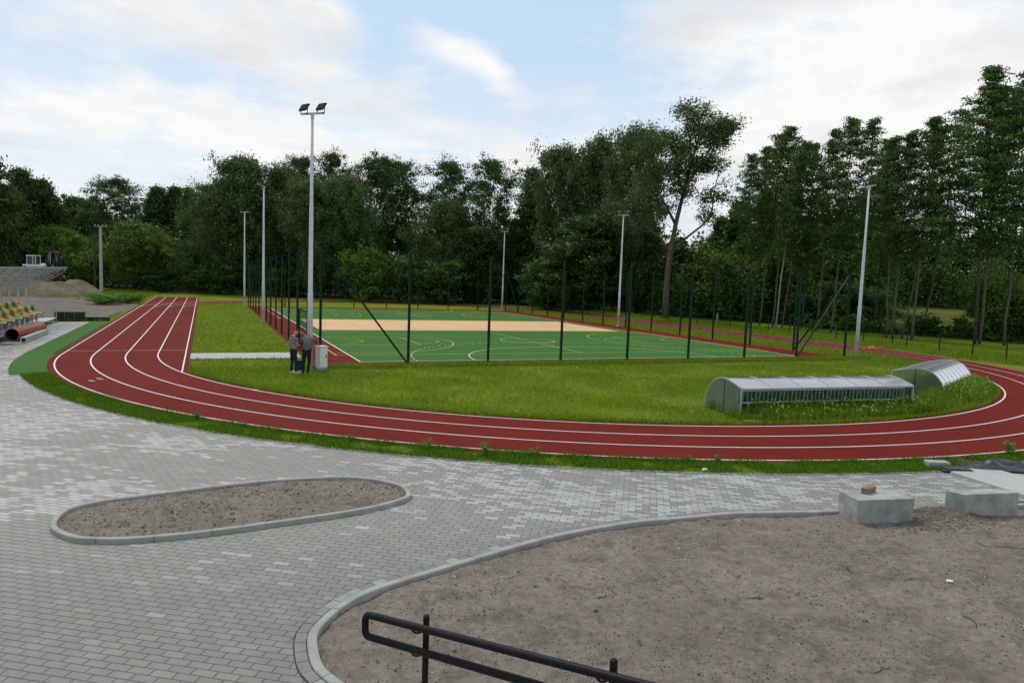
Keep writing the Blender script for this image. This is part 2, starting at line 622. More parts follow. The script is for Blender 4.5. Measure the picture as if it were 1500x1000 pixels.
def smooth_line(pts, step, closed=False):
    """Catmull-Rom through pts, resampled at a constant step"""
    P = [Vector((p[0], p[1])) for p in pts]
    n = len(P)
    dense = []
    rngi = range(n) if closed else range(n - 1)
    for i in rngi:
        if closed:
            p0, p1, p2, p3 = P[(i - 1) % n], P[i], P[(i + 1) % n], P[(i + 2) % n]
        else:
            p0, p1, p2, p3 = P[max(i - 1, 0)], P[i], P[i + 1], P[min(i + 2, n - 1)]
        for k in range(12):
            t = k / 12
            dense.append(0.5 * ((2 * p1) + (p2 - p0) * t + (2 * p0 - 5 * p1 + 4 * p2 - p3) * t * t + (3 * p1 - p0 - 3 * p2 + p3) * t ** 3))
    dense.append(P[0] if closed else P[-1])
    out = [dense[0]]
    acc = 0.0
    for a, b_ in zip(dense, dense[1:]):
        seg = (b_ - a).length
        while acc + seg >= step:
            t = (step - acc) / seg
            a = a + (b_ - a) * t
            seg = (b_ - a).length
            out.append(a.copy())
            acc = 0.0
        acc += seg
    out.append(dense[-1])
    return [(p.x, p.y) for p in out]


def inside(x, y, poly):
    c = False
    j = len(poly) - 1
    for i in range(len(poly)):
        xi, yi = poly[i][0], poly[i][1]
        xj, yj = poly[j][0], poly[j][1]
        if (yi > y) != (yj > y) and x < (xj - xi) * (y - yi) / (yj - yi) + xi:
            c = not c
        j = i
    return c


# ------------------------------------------------------------------ ground, paving, track, court
TC = (15.15, 5.95)                 # centre of the near bend
VF = 47.0                          # v of the far bend's centre
RAD = (21.75, 23.05, 24.35, 25.62)  # the four lane lines
RIN, ROUT = 21.52, 25.88

g_ = MB()
g_.add([(-900, -500, -0.16), (900, -500, -0.16), (900, 1300, -0.16), (-900, 1300, -0.16)], [(0, 1, 2, 3)])
kind(g_.build('ground', M['turf']))

# lawn: everything beyond the paving
edge = arc(TC[0], TC[1], 26.75, 180, 300, 90)
sheet('lawn', edge + [(45, -17.2), (420, -17.2), (420, 900), (-420, 900), (-420, 26.2), (-12.0, 26.2), (-12.0, 5.95)], -0.03, M['turf'])

# soil bed outline (kerb line) and block paving cut out along verge and bed
bed_px = [(480, 1000), (457, 977), (450, 945), (453, 926), (469, 907), (492, 888), (525, 869), (570, 853), (680, 820), (800, 786),
          (920, 764), (1000, 757), (1067, 751), (1133, 749), (1200, 748), (1338, 744), (1382, 743), (1492, 738)]
bed = [at(*q) for q in bed_px]
bed = [(-2.75, -25.6), (-3.25, -24.85)] + [(p.x, p.y) for p in bed] + [(13.0, -23.3), (18.0, -24.2), (28, -25.6), (45, -27.0)]
bedline = smooth_line(bed, 0.1)
pav = edge + [(45, -17.2)] + offset_line(bedline, -0.05)[::-1] + [(-2.2, -26.5), (-2.2, -40), (-60, -40), (-60, 26.2), (-12.0, 26.2), (-12.0, 5.95)]
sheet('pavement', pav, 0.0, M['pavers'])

# green rubber apron beside the straight
ap = [(-12.0, 26.2), (-10.85, 26.2), (-10.85, 5.95)] + arc(TC[0], TC[1], ROUT, 180, 195.2, 10)[1:] + arc(TC[0], TC[1], 27.1, 194.8, 180, 10) + [(-12.0, 5.95)]
sheet('rubber_apron', ap, 0.006, M['green'])

# running track: two straights with two semicircular bends, plus the sprint lane
mb = MB()
n = 96
oo = arc(TC[0], TC[1], ROUT, 180, 360, n)
ii = arc(TC[0], TC[1], RIN, 180, 360, n)
mb.strip(oo, ii, 0.010)
oo = arc(TC[0], VF, ROUT, 0, 180, n)
ii = arc(TC[0], VF, RIN, 0, 180, n)
mb.strip(oo, ii, 0.010)
for x0, x1 in ((TC[0] + RIN, TC[0] + ROUT),):
    mb.add([(x0, TC[1], .010), (x1, TC[1], .010), (x1, VF, .010), (x0, VF, .010)], [(0, 1, 2, 3)])
xl0, xl1 = TC[0] - ROUT, TC[0] - RIN
mb.add([(xl0, TC[1], .010), (xl1, TC[1], .010), (xl1, VF, .010), (xl0, VF, .010)], [(0, 1, 2, 3)])
# sprint lane and the run-out past the far bend
mb.add([(xl1, -0.4, .0102), (-5.2, -1.55, .0102), (-5.2, 75.0, .0102), (xl1, 75.0, .0102)], [(0, 1, 2, 3)])
mb.add([(xl0, VF, .0104), (xl1, VF, .0104), (xl1, 75.0, .0104), (xl0, 75.0, .0104)], [(0, 1, 2, 3)])
track = recalc(mb.build('running_track', M['red']))
if track.data.polygons[0].normal.z < 0:
    track.data.flip_normals()
kind(track)

LW = 0.055
ml = MB()
for r in RAD:
    w = LW / 2
    ml.strip(arc(TC[0], TC[1], r + w, 180, 360, 110), arc(TC[0], TC[1], r - w, 180, 360, 110), 0.016)
    ml.strip(arc(TC[0], VF, r + w, 0, 180, 110), arc(TC[0], VF, r - w, 0, 180, 110), 0.0165)
    x = TC[0] + r
    ml.add([(x - w, TC[1], .016), (x + w, TC[1], .016), (x + w, VF, .016), (x - w, VF, .016)], [(0, 1, 2, 3)])
    x = TC[0] - r
    ml.add([(x - w, TC[1], .016), (x + w, TC[1], .016), (x + w, 74.8, .016), (x - w, 74.8, .016)], [(0, 1, 2, 3)])
w = LW / 2
ml.add([(-5.42 - w, -1.05, .017), (-5.42 + w, -1.05, .017), (-5.42 + w, 74.8, .017), (-5.42 - w, 74.8, .017)], [(0, 1, 2, 3)])
ml.add([(-10.47, 6.98, .018), (-5.42, 6.98, .018), (-5.42, 7.02, .018), (-10.47, 7.02, .018)], [(0, 1, 2, 3)])
ml.add([(-10.47, 74.2, .018), (-5.42, 74.2, .018), (-5.42, 74.26, .018), (-10.47, 74.26, .018)], [(0, 1, 2, 3)])
for a, d in ((-8.05, -2.45), (-8.25, -2.9), (-3.05, -5.9)):
    ml.box((a, d, 0.017), (0.34, 0.06, 0.002), -0.9)
kind(ml.build('track_markings', M['line']))

# grass strip between paving and track
mb = MB()
mb.strip(arc(TC[0], TC[1], 26.75, 194.8, 330, 90), arc(TC[0], TC[1], 25.80, 194.8, 330, 90), 0.004)
o = kind(mb.build('verge', M['turf']))
o.data.flip_normals()

# concrete path to the electrical cabinet, end slab of the far bend, pale slab at the right
sheet('concrete_path', [(-5.2, 3.3), (-0.35, 3.3), (-0.35, 5.7), (-5.2, 5.7)], 0.004, M['slab'])
sheet('concrete_slab', [(36.2, 64.2), (40.3, 64.6), (40.3, 66.2), (36.2, 65.8)], 0.02, M['slab'])
mb = MB()
A = [Vector((11.14, -20.72, 0)), Vector((12.52, -20.62, 0)), Vector((12.50, -21.6, 0)), Vector((12.46, -22.85, 0)), Vector((10.86, -22.60, 0))]
mb.add([(p.x, p.y, 0.05) for p in A] + [(p.x, p.y, -0.02) for p in A],
       [(0, 1, 2, 3, 4)] + [(i, (i + 1) % 5, 5 + (i + 1) % 5, 5 + i) for i in range(5)])
kind(recalc(mb.build('concrete_pad', M['slab'])))

# court
sheet('court_surround', [(-0.15, 0.02), (31.9, 0.02), (31.9, 53.3), (-0.15, 53.3)], 0.004, M['red'])
CX0, CX1, CY0, CY1 = 2.03, 28.9, 1.35, 50.2
sheet('court', [(CX0, CY0), (CX1, CY0), (CX1, CY1), (CX0, CY1)], 0.010, M['green'])
sheet('court_band', [(2.95, 19.9), (27.9, 19.9), (27.9, 31.6), (2.95, 31.6)], 0.015, M['tan'])


def hline(mb, x0, x1, y, z, w=0.05):
    mb.add([(x0, y - w / 2, z), (x1, y - w / 2, z), (x1, y + w / 2, z), (x0, y + w / 2, z)], [(0, 1, 2, 3)])


def vline(mb, x, y0, y1, z, w=0.05):
    mb.add([(x - w / 2, y0, z), (x + w / 2, y0, z), (x + w / 2, y1, z), (x - w / 2, y1, z)], [(0, 1, 2, 3)])


def arcline(mb, cx, cy, r, a0, a1, z, w=0.05, dash=0):
    nn = 40
    if not dash:
        mb.strip(arc(cx, cy, r + w / 2, a0, a1, nn), arc(cx, cy, r - w / 2, a0, a1, nn), z)
    else:
        k = int(abs(R(a1 - a0)) * r / dash)
        for i in range(0, k, 2):
            b0, b1 = a0 + (a1 - a0) * i / k, a0 + (a1 - a0) * (i + 1) / k
            mb.strip(arc(cx, cy, r + w / 2, b0, b1, 4), arc(cx, cy, r - w / 2, b0, b1, 4), z)


mw = MB()
z = 0.020
hline(mw, CX0, CX1, CY0, z, .07)
hline(mw, CX0, CX1, CY1, z, .07)
vline(mw, CX0, CY0, CY1, z + .001, .07)
vline(mw, CX1, CY0, CY1, z + .001, .07)
GX = 15.3
for y0, sgn in ((CY0, 1), (CY1, -1)):
    for rr, dash in ((6.0, 0), (9.0, 0.3)):
        arcline(mw, GX - 1.5, y0, rr, 180, 90 if sgn > 0 else 270, z + .002, .05, dash)
        arcline(mw, GX + 1.5, y0, rr, 0, 90 if sgn > 0 else -90, z + .002, .05, dash)
        hline(mw, GX - 1.5, GX + 1.5, y0 + sgn * rr, z + .002)
    hline(mw, GX - 0.5, GX + 0.5, y0 + sgn * 7, z + .002)
kind(mw.build('white_court_markings', M['lineg']))
my = MB()
mo = MB()
z = 0.026
for vb in (4.05, 31.9):
    x0, x1, y0, y1 = 1.4, 29.3, vb, vb + 15
    yc = vb + 7.5
    hline(my, CX0, x1, y0, z)
    hline(my, CX0, x1, y1, z)
    vline(my, (x0 + x1) / 2, y0, y1, z + .001)
    arcline(my, (x0 + x1) / 2, yc, 1.8, 0, 360, z + .002)
    vline(mo, x0, y0, y1, 0.012, .06)
    vline(mo, x1 + .06, y0, y1, 0.012, .06)
    hline(mo, x0, CX0, y0, 0.013, .05)
    hline(mo, x0, CX0, y1, 0.013, .05)
    hline(mo, x0, CX0, y0 + .9, 0.013, .05)
    for bx, s_ in ((x0, 1), (x1, -1)):
        hx = bx + s_ * 1.575
        a0 = math.degrees(math.asin(6.6 / 6.75))
        if s_ > 0:
            arcline(my, hx, yc, 6.75, -a0, a0, z + .003)
            arcline(my, hx, yc, 1.25, -90, 90, z + .003)
            arcline(my, bx + 5.8, yc, 1.8, -90, 90, z + .003)
        else:
            arcline(my, hx, yc, 6.75, 180 - a0, 180 + a0, z + .003)
            arcline(my, hx, yc, 1.25, 90, 270, z + .003)
            arcline(my, bx - 5.8, yc, 1.8, 90, 270, z + .003)
        ex = hx + s_ * 6.75 * math.cos(R(a0))
        sx0 = CX0 if s_ > 0 else x1
        for q in (-6.6, 6.6):
            hline(my, min(sx0, ex), max(sx0, ex), yc + q, z + .004)
        for q in (-2.45, 2.45):
            hline(my, min(sx0, bx + s_ * 5.8), max(sx0, bx + s_ * 5.8), yc + q, z + .004)
        vline(my, bx + s_ * 5.8, yc - 2.45, yc + 2.45, z + .005)
kind(my.build('yellow_court_markings', M['yline']))
kind(mo.build('orange_court_markings', M['oline']))
mn = MB()
for x in (6.3, 10.3, 15.4, 20.4, 24.4):
    vline(mn, x, 21.2, 30.3, 0.020, .04)
hline(mn, 6.3, 24.4, 21.2, 0.021, .04)
hline(mn, 6.3, 24.4, 30.3, 0.021, .04)
kind(mn.build('brown_court_markings', M['bline']))

# dirt lot and earth heap at the left
lot = [at(-260, 500), at(-30, 476), at(83, 469), at(152, 466), at(186, 456), at(202, 447), at(172, 434.5), at(140, 431), at(100, 426), at(-80, 432), at(-260, 445)]
sheet('dirt_lot', [(p.x, p.y) for p in lot], -0.012, M['lot'])


def heap(name, c, ax, ay, rot, h, mat, nx=60, ny=36, seed=0, rough=0.22):
    mb = MB()
    vs = []
    for j in range(ny + 1):
        for i in range(nx + 1):
            a, b_ = -1 + 2 * i / nx, -1 + 2 * j / ny
            rr = math.sqrt(a * a + b_ * b_)
            k = max(0.0, 1 - rr ** 2.2)
            x, y = a * ax, b_ * ay
            nz = mnoise.fractal(Vector((x * .45 + seed, y * .45, seed)), 0.9, 2.1, 5)
            zz = h * min(1.0, k * 1.7) * (1 + rough * nz) + (0.10 * nz if k > 0 else 0) - (0.06 if k <= 0 else 0.0)
            vs.append((x, y, zz))
    fs = [(j * (nx + 1) + i, j * (nx + 1) + i + 1, (j + 1) * (nx + 1) + i + 1, (j + 1) * (nx + 1) + i) for j in range(ny) for i in range(nx)]
    mb.add(vs, fs)
    o = mb.build(name, mat, None, True)
    o.location = (c.x, c.y, -0.02)
    o.rotation_euler = (0, 0, rot)
    return kind(o)


ANG_RT = math.atan2(RT.y, RT.x)
heap('soil_mound', column(48, 87), 8.6, 6.5, ANG_RT, 1.66, M['heap'], seed=3, rough=.34)

# gently rising meadow seen between the trunks at the right
mb = MB()
P = [column(1180, 78), column(1640, 68), column(1640, 122), column(1180, 122)]
mb.add([(P[0].x, P[0].y, -.1), (P[1].x, P[1].y, -.1), (P[2].x, P[2].y, 2.7), (P[3].x, P[3].y, 2.7)], [(0, 1, 2, 3)])
kind(mb.build('meadow_slope', M['meadow']))

# ------------------------------------------------------------------ soil beds with kerbs
isl_px = [(73, 776), (80, 762), (100, 750), (140, 740), (200, 731), (280, 721), (360, 711), (440, 705), (500, 702.5), (533, 704), (567, 709),
          (593, 717), (602, 727), (597, 734), (567, 744), (510, 756), (400, 772), (360, 778), (280, 788), (188, 796), (128, 796), (100, 792), (80, 784)]
isl = [at(*q) for q in isl_px]
islline = smooth_line([(p.x, p.y) for p in isl], 0.1, True)


def kerb(name, line, side, width=0.09, ztop=0.085, stone=8, gap=0.07):
    """kerb stones along a line; side = +1 left of the direction of travel"""
    mb = MB()
    inner = offset_line(line, side * width)
    ntot = len(line)
    i = 0
    while i < ntot - 1:
        j = min(i + stone, ntot - 1)
        o_, n_ = [Vector(line[k]) for k in range(i, j + 1)], [Vector(inner[k]) for k in range(i, j + 1)]
        if j - i >= 1:
            o_[-1] = o_[-1].lerp(o_[-2], gap)
            n_[-1] = n_[-1].lerp(n_[-2], gap)
        dz = random.uniform(-.003, .003)
        zt = ztop + dz
        vs, fs = [], []
        k = len(o_)
        ch = 0.012
        for a, b_ in zip(o_, n_):
            d = (b_ - a).normalized()
            vs += [(a.x, a.y, -.12), (a.x, a.y, zt - ch), (*(a + d * ch), zt), (*(b_ - d * ch), zt), (b_.x, b_.y, zt - ch), (b_.x, b_.y, -.12)]
        for q in range(k - 1):
            for e in range(5):
                fs.append((q * 6 + e, q * 6 + e + 1, (q + 1) * 6 + e + 1, (q + 1) * 6 + e))
        fs.append((0, 1, 2, 3, 4, 5))
        fs.append(tuple((k - 1) * 6 + e for e in range(5, -1, -1)))
        mb.add(vs, fs)
        i = j
    return kind(recalc(mb.build(name, M['kerb'])))


kerb('bed_kerb', bedline, -1, 0.11, 0.026)
kerb('island_kerb', islline, -1)

# soldier course of paving blocks outside the long kerb
mb = MB()
mb.strip(offset_line(bedline, 0.150), offset_line(bedline, -0.01), 0.0035, 3)
i = 0
out0 = offset_line(bedline, 0.014)
out1 = offset_line(bedline, 0.136)
while i < len(bedline) - 3:
    j = i + 2
    q0, q1 = Vector(out0[i]), Vector(out0[j])
    r0, r1 = Vector(out1[i]), Vector(out1[j])
    if (Vector(bedline[i]) - Vector((10.5, -22.8))).length > 0.4:
        q1 = q1.lerp(q0, .05)
        r1 = r1.lerp(r0, .05)
        zt = 0.009 + random.uniform(-.002, .002)
        vs = [(*p, zz) for zz in (-.02, zt) for p in (q0, q1, r1, r0)]
        mb.add(vs, [(3, 2, 1, 0), (4, 5, 6, 7), (0, 1, 5, 4), (1, 2, 6, 5), (2, 3, 7, 6), (3, 0, 4, 7)], random.choice((0, 0, 1, 2)))
    i = j
# pale edging strip beside the verge
e0 = arc(TC[0], TC[1], 26.75, 196, 266, 150)
e1 = arc(TC[0], TC[1], 26.82, 196, 266, 150)
mb.strip(e1, e0, 0.012, 2)
kind(recalc(mb.build('pavement_border', [simple('border_block', (0.20, 0.20, 0.185), (0.16, 0.16, 0.15), 0.85, 3, world=True),
                                          simple('border_block_dark', (0.19, 0.185, 0.17), (0.16, 0.155, 0.145), 0.85, 3, world=True),
                                          simple('border_block_pale', (0.28, 0.28, 0.27), (0.23, 0.23, 0.22), 0.85, 3, world=True),
                                          simple('joint_dirt', (0.034, 0.032, 0.029), (0.05, 0.046, 0.04), 0.95, 6, world=True)])))


BEDZ = -0.045


def soil_h(x, y):
    v = Vector((x, y, 0))
    h = 0.030 * mnoise.fractal(v * 0.8, 0.9, 2.0, 4) + 0.022 * mnoise.fractal(v * 3.1 + Vector((5, 2, 1)), 0.8, 2.1, 5)
    h += 0.010 * mnoise.fractal(v * 8.5 + Vector((1, 7, 3)), 0.8, 2.1, 3)
    return h


def soil_bed(name, poly, x0, x1, y0, y1, step, base, extra=None, low=0.012):
    nx, ny = int((x1 - x0) / step), int((y1 - y0) / step)
    idx, vs, fs = {}, [], []

    def vid(i, j):
        k = (i, j)
        if k not in idx:
            x, y = x0 + i * step, y0 + j * step
            idx[k] = len(vs)
            vs.append((x, y, max(low, base + soil_h(x, y) + (extra(x, y) if extra else 0.0))))
        return idx[k]
    for j in range(ny):
        for i in range(nx):
            if inside(x0 + (i + .5) * step, y0 + (j + .5) * step, poly):
                fs.append((vid(i, j), vid(i + 1, j), vid(i + 1, j + 1), vid(i, j + 1)))
    mb = MB()
    mb.add(vs, fs)
    return kind(mb.build(name, M['soil'], None, True))


bed_in = offset_line(bedline, -0.06)
bedpoly = bed_in + [(45, -40), (-2.2, -40), (-2.4, -26.2)]
RUB = Vector((7.95, -22.75))


def bed_extra(x, y):
    d = (Vector((x, y)) - RUB)
    e = 0.10 * math.exp(-((d.x / 0.9) ** 2 + (d.y / 0.42) ** 2))
    return e + 0.012 * max(0, min(1, (x - 2) / 8))


soil_bed('soil_bed', bedpoly, -3.8, 15.0, -27.2, -21.0, 0.05, BEDZ, bed_extra, -1)
sheet('soil_ground', [(-2.6, -27.15), (15, -27.15), (15, -23.75), (18, -24.3), (28, -25.7), (45, -27.1), (45, -40), (-2.6, -40)], BEDZ, M['soil'])
isl_in = offset_line(islline, -0.055)
soil_bed('island_soil', isl_in, -7.2, -0.8, -20.2, -16.9, 0.05, 0.034)


# pebbles and clods scattered on the soil
def pebble_field(name, pts, mats):
    mb = MB()
    for (x, y, zz, s, mi) in pts:
        base = [(1, 0, 0), (-1, 0, 0), (0, 1, 0), (0, -1, 0), (0, 0, 1), (0, 0, -1)]
        th = random.uniform(0, PI)
        vs = []
        for a, b_, c in base:
            k = s * random.uniform(.6, 1.25)
            xx, yy = a * k, b_ * k
            vs.append((x + xx * math.cos(th) - yy * math.sin(th), y + xx * math.sin(th) + yy * math.cos(th), zz + c * k * .65))
        mb.add(vs, [(0, 2, 4), (2, 1, 4), (1, 3, 4), (3, 0, 4), (2, 0, 5), (1, 2, 5), (3, 1, 5), (0, 3, 5)], mi)
    o = mb.build(name, mats)
    o['kind'] = 'stuff'
    return o


pts = []
for _ in range(9000):
    x, y = random.uniform(-3.5, 14), random.uniform(-26.6, -21.3)
    if inside(x, y, bedpoly):
        s = 0.006 + 0.016 * random.random() ** 3
        pts.append((x, y, BEDZ + soil_h(x, y) + bed_extra(x, y), s, random.choice((0, 1, 1, 1, 1, 1, 2))))
for _ in range(1100):
    x, y = RUB.x + random.gauss(0, .62), RUB.y + random.gauss(0, .25)
    if inside(x, y, bedpoly):
        s = 0.012 + 0.032 * random.random() ** 1.6
        pts.append((x, y, BEDZ + .005 + soil_h(x, y) + bed_extra(x, y), s, random.choice((0, 1, 1, 1, 1, 1, 1, 1))))
for _ in range(60):
    x, y = random.uniform(-3.4, 12), random.uniform(-26.0, -21.4)
    if inside(x, y, bedpoly):
        pts.append((x, y, BEDZ + .005 + soil_h(x, y) + bed_extra(x, y), random.uniform(.018, .04), random.choice((0, 1, 2))))
for _ in range(5000):
    x, y = random.uniform(-7, -1), random.uniform(-20, -17)
    if inside(x, y, isl_in):
        pts.append((x, y, 0.034 + soil_h(x, y), 0.007 + 0.026 * random.random() ** 3, random.choice((0, 1, 1, 3, 3, 3, 2))))
for _ in range(20000):
    x, y = random.uniform(-3.5, 12), random.uniform(-26.6, -21.3)
    if inside(x, y, bedpoly) and mnoise.noise(Vector((x * 1.1, y * 1.1, 8))) > random.uniform(-.5, .4):
        pts.append((x, y, BEDZ + soil_h(x, y) + bed_extra(x, y), random.uniform(.006, .017), random.choice((1, 3, 3))))
for _ in range(700):
    x, y = random.uniform(-3.5, 12), random.uniform(-26.6, -21.3)
    if inside(x, y, bedpoly) and mnoise.noise(Vector((x * .8, y * .8, 2))) > random.uniform(-.4, .5):
        pts.append((x, y, BEDZ + soil_h(x, y) + bed_extra(x, y), random.uniform(.014, .032), random.choice((1, 1, 3, 0))))
pebble_field('gravel', pts, [M['stone'], simple('clods', (0.165, 0.135, 0.108), (0.10, 0.083, 0.066), 0.95, 4), simple('pale_stones', (0.40, 0.37, 0.32), (0.26, 0.23, 0.19), 0.9, 4), simple('dark_clods', (0.075, 0.06, 0.048), (0.05, 0.04, 0.033), 0.95, 4)])

tw = MB()
for px, py in ((1106, 872), (1240, 828), (1335, 845), (1420, 905), (1290, 975), (880, 870), (1480, 800), (1440, 795), (300, 752)):
    q = at(px, py)
    th = random.uniform(0, PI)
    L_ = random.uniform(.12, .45)
    zz = (BEDZ if q.y < -20.5 else .034) + .012
    pts_ = []
    for k in range(6):
        u = (k / 5 - .5) * L_
        x, y = q.x + math.cos(th) * u + random.gauss(0, .018), q.y + math.sin(th) * u + random.gauss(0, .018)
        pts_.append((x, y, zz + soil_h(x, y) + (bed_extra(x, y) if q.y < -20.5 else 0)))
    tw.tube(pts_, [.003, .005, .006, .005, .004, .002], 5)
o = tw.build('twigs', M['bark'])
o['kind'] = 'stuff'

# ------------------------------------------------------------------ grass
def in_track(x, y):
    if y < TC[1]:
        r = math.hypot(x - TC[0], y - TC[1])
    elif y > VF:
        r = math.hypot(x - TC[0], y - VF)
    else:
        r = abs(x - TC[0])
    if RIN - 0.02 < r < ROUT - 0.06:
        return True
    if -10.8 < x < -5.2 and -1.4 < y < 75:
        return True
    return False


def hard(x, y):
    if in_track(x, y):
        return True
    if -0.15 < x < 31.9 and 0.0 < y < 53.3:
        return True
    if -5.25 < x < -0.3 and 3.3 < y < 5.7:
        return True
    return False


class Blades:
    def __init__(s):
        s.c, s.h, s.w, s.ln = [], [], [], []

    def add(s, x, y, h, w, lean, z=0.0):
        s.c.append((x, y, z))
        s.h.append(h)
        s.w.append(w)
        s.ln.append(lean)

    def build(s, name, mat):
        n_ = len(s.c)
        c = np.array(s.c)
        h = np.array(s.h)[:, None]
        w_ = np.array(s.w)[:, None]
        ln = np.array(s.ln)[:, None]
        th = rng.uniform(0, 2 * PI, n_)
        d = np.stack([np.cos(th), np.sin(th), np.zeros(n_)], 1)
        ph = rng.uniform(0, 2 * PI, n_)
        e = np.stack([np.cos(ph), np.sin(ph), np.zeros(n_)], 1)
        up = np.array([0, 0, 1.0])
        a = c - d * w_
        b_ = c + d * w_
        mid = c + up * h * .6 + e * h * ln * .35
        t = c + up * h + e * h * ln
        V = np.stack([a, b_, mid + d * w_ * .8, mid - d * w_ * .8, t], 1).reshape(-1, 3)
        me = bpy.data.meshes.new(name)
        me.vertices.add(5 * n_)
        me.vertices.foreach_set('co', V.astype(np.float32).ravel())
        base = (np.arange(n_) * 5)[:, None]
        loops = np.concatenate([base + np.array([0, 1, 2, 3]), base + np.array([3, 2, 4])], 1).ravel()
        me.loops.add(7 * n_)
        me.loops.foreach_set('vertex_index', loops.astype(np.int32))
        me.polygons.add(2 * n_)
        st = (np.arange(n_) * 7)[:, None] + np.array([0, 4])
        me.polygons.foreach_set('loop_start', st.ravel().astype(np.int32))
        me.update(calc_edges=True)
        me.validate()
        me.materials.append(mat)
        o = bpy.data.objects.new(name, me)
        COL.objects.link(o)
        o['kind'] = 'stuff'
        return o


B = Blades()


def dens(x, y):
    return math.hypot(x - CAM.x, y - CAM.y)


# verge
BV = Blades()
for _ in range(62000):
    a = R(random.uniform(195, 300))
    r = random.uniform(25.84, 26.80)
    if random.random() < 0.22:
        r = 25.84 + random.random() * .12
    x, y = TC[0] + r * math.cos(a), TC[1] + r * math.sin(a)
    if x > 27:
        continue
    nz = mnoise.noise(Vector((x * 1.3, y * 1.3, 0)))
    if nz < -.32 and random.random() < .7:
        continue
    BV.add(x, y, random.uniform(.05, .13) * (1 + .7 * nz), random.uniform(.005, .011), random.uniform(.1, .7))
BV.build('verge_grass', M['vergeblade'])
# infield before the court
for _ in range(150000):
    x, y = random.uniform(-6.5, 38), random.uniform(-16, 0.3)
    if math.hypot(x - TC[0], y - TC[1]) > RIN + .03 or hard(x, y):
        continue
    nz = mnoise.noise(Vector((x * .5, y * .5, 3)))
    if random.random() > .62 + .6 * nz:
        continue
    B.add(x, y, random.uniform(.04, .12) * (1 + .6 * nz), random.uniform(.008, .018), random.uniform(.1, .8))
# denser fringe along the court edge and the inner track edge
for _ in range(16000):
    x, y = random.uniform(-0.5, 33), random.uniform(-0.9, 0.10)
    B.add(x, y, random.uniform(.08, .22), random.uniform(.01, .02), random.uniform(.1, .5))
for _ in range(14000):
    a = R(random.uniform(185, 350))
    r = RIN - random.random() ** 2 * .5 + .03
    x, y = TC[0] + r * math.cos(a), TC[1] + r * math.sin(a)
    if -10.8 < x < -5.15 and y > -1.5:
        continue
    B.add(x, y, random.uniform(.06, .16), random.uniform(.008, .018), random.uniform(.1, .6))
# strip left of the court, right of the court and beyond the right track
for _ in range(30000):
    x, y = random.uniform(-5.2, -0.1), random.uniform(-2, 62)
    if hard(x, y) or random.random() > 22 / dens(x, y):
        continue
    B.add(x, y, random.uniform(.05, .13), random.uniform(.012, .028), random.uniform(.1, .8))
for _ in range(26000):
    x, y = random.uniform(31.5, 36.9), random.uniform(-8, 60)
    if hard(x, y):
        continue
    B.add(x, y, random.uniform(.06, .18), random.uniform(.015, .03), random.uniform(.1, .8))
for _ in range(26000):
    x, y = random.uniform(40.6, 48), random.uniform(-10, 60)
    if hard(x, y):
        continue
    B.add(x, y, random.uniform(.12, .42), random.uniform(.015, .03), random.uniform(.1, .6))
for _ in range(16000):
    x, y = random.uniform(-22, -11), random.uniform(27, 100)
    if inside(x, y, [(p.x, p.y) for p in lot]):
        continue
    B.add(x, y, random.uniform(.08, .3), random.uniform(.02, .04), random.uniform(.1, .6))
mc = column(48, 87)
for _ in range(600):
    q = mc + Vector((math.cos(ANG_RT), math.sin(ANG_RT), 0)) * random.uniform(-9, 9) + Vector((-math.sin(ANG_RT), math.cos(ANG_RT), 0)) * random.uniform(-6.4, -1.5)
    if mnoise.noise(Vector((q.x * .5, q.y * .5, 4))) > -.05:
        B.add(q.x, q.y, random.uniform(.15, .5), random.uniform(.03, .06), random.uniform(.2, .8), .15)
B.build('grass', M['blade'])

# tall meadow weeds around the two shelters
T = Blades()
SH1 = (at(1083, 611), at(1335, 603))
S1a, S1b = Vector((10.93, -13.95)), Vector((17.98, -14.63))
S2a, S2b = Vector((22.12, -12.97)), Vector((27.44, -10.61))
for _ in range(34000):
    t = random.random()
    p = S1a.lerp(S1b, t) if random.random() < .62 else S1b.lerp(S2b, t)
    off = abs(random.gauss(0, .55))
    x, y = p.x + random.gauss(0, .25), p.y - off + .25
    if math.hypot(x - TC[0], y - TC[1]) > RIN - .25:
        continue
    k = math.exp(-off / .95)
    if x < S1a.x + .35 and y < S1a.y + .3:
        k *= .3
    T.add(x, y, random.uniform(.18, .60) * (.35 + .75 * k), random.uniform(.006, .016), random.uniform(.05, .5))
for _ in range(9000):
    t = random.random()
    p = S2a.lerp(S2b, t)
    nrm = Vector((0.41, -0.91))
    o_ = abs(random.gauss(0, .9))
    x, y = p.x + nrm.x * o_ + random.gauss(0, .2), p.y + nrm.y * o_ + .2
    if math.hypot(x - TC[0], y - TC[1]) > RIN - .25:
        continue
    T.add(x, y, random.uniform(.2, .7) * math.exp(-o_ / 1.8), random.uniform(.008, .022), random.uniform(.05, .5))
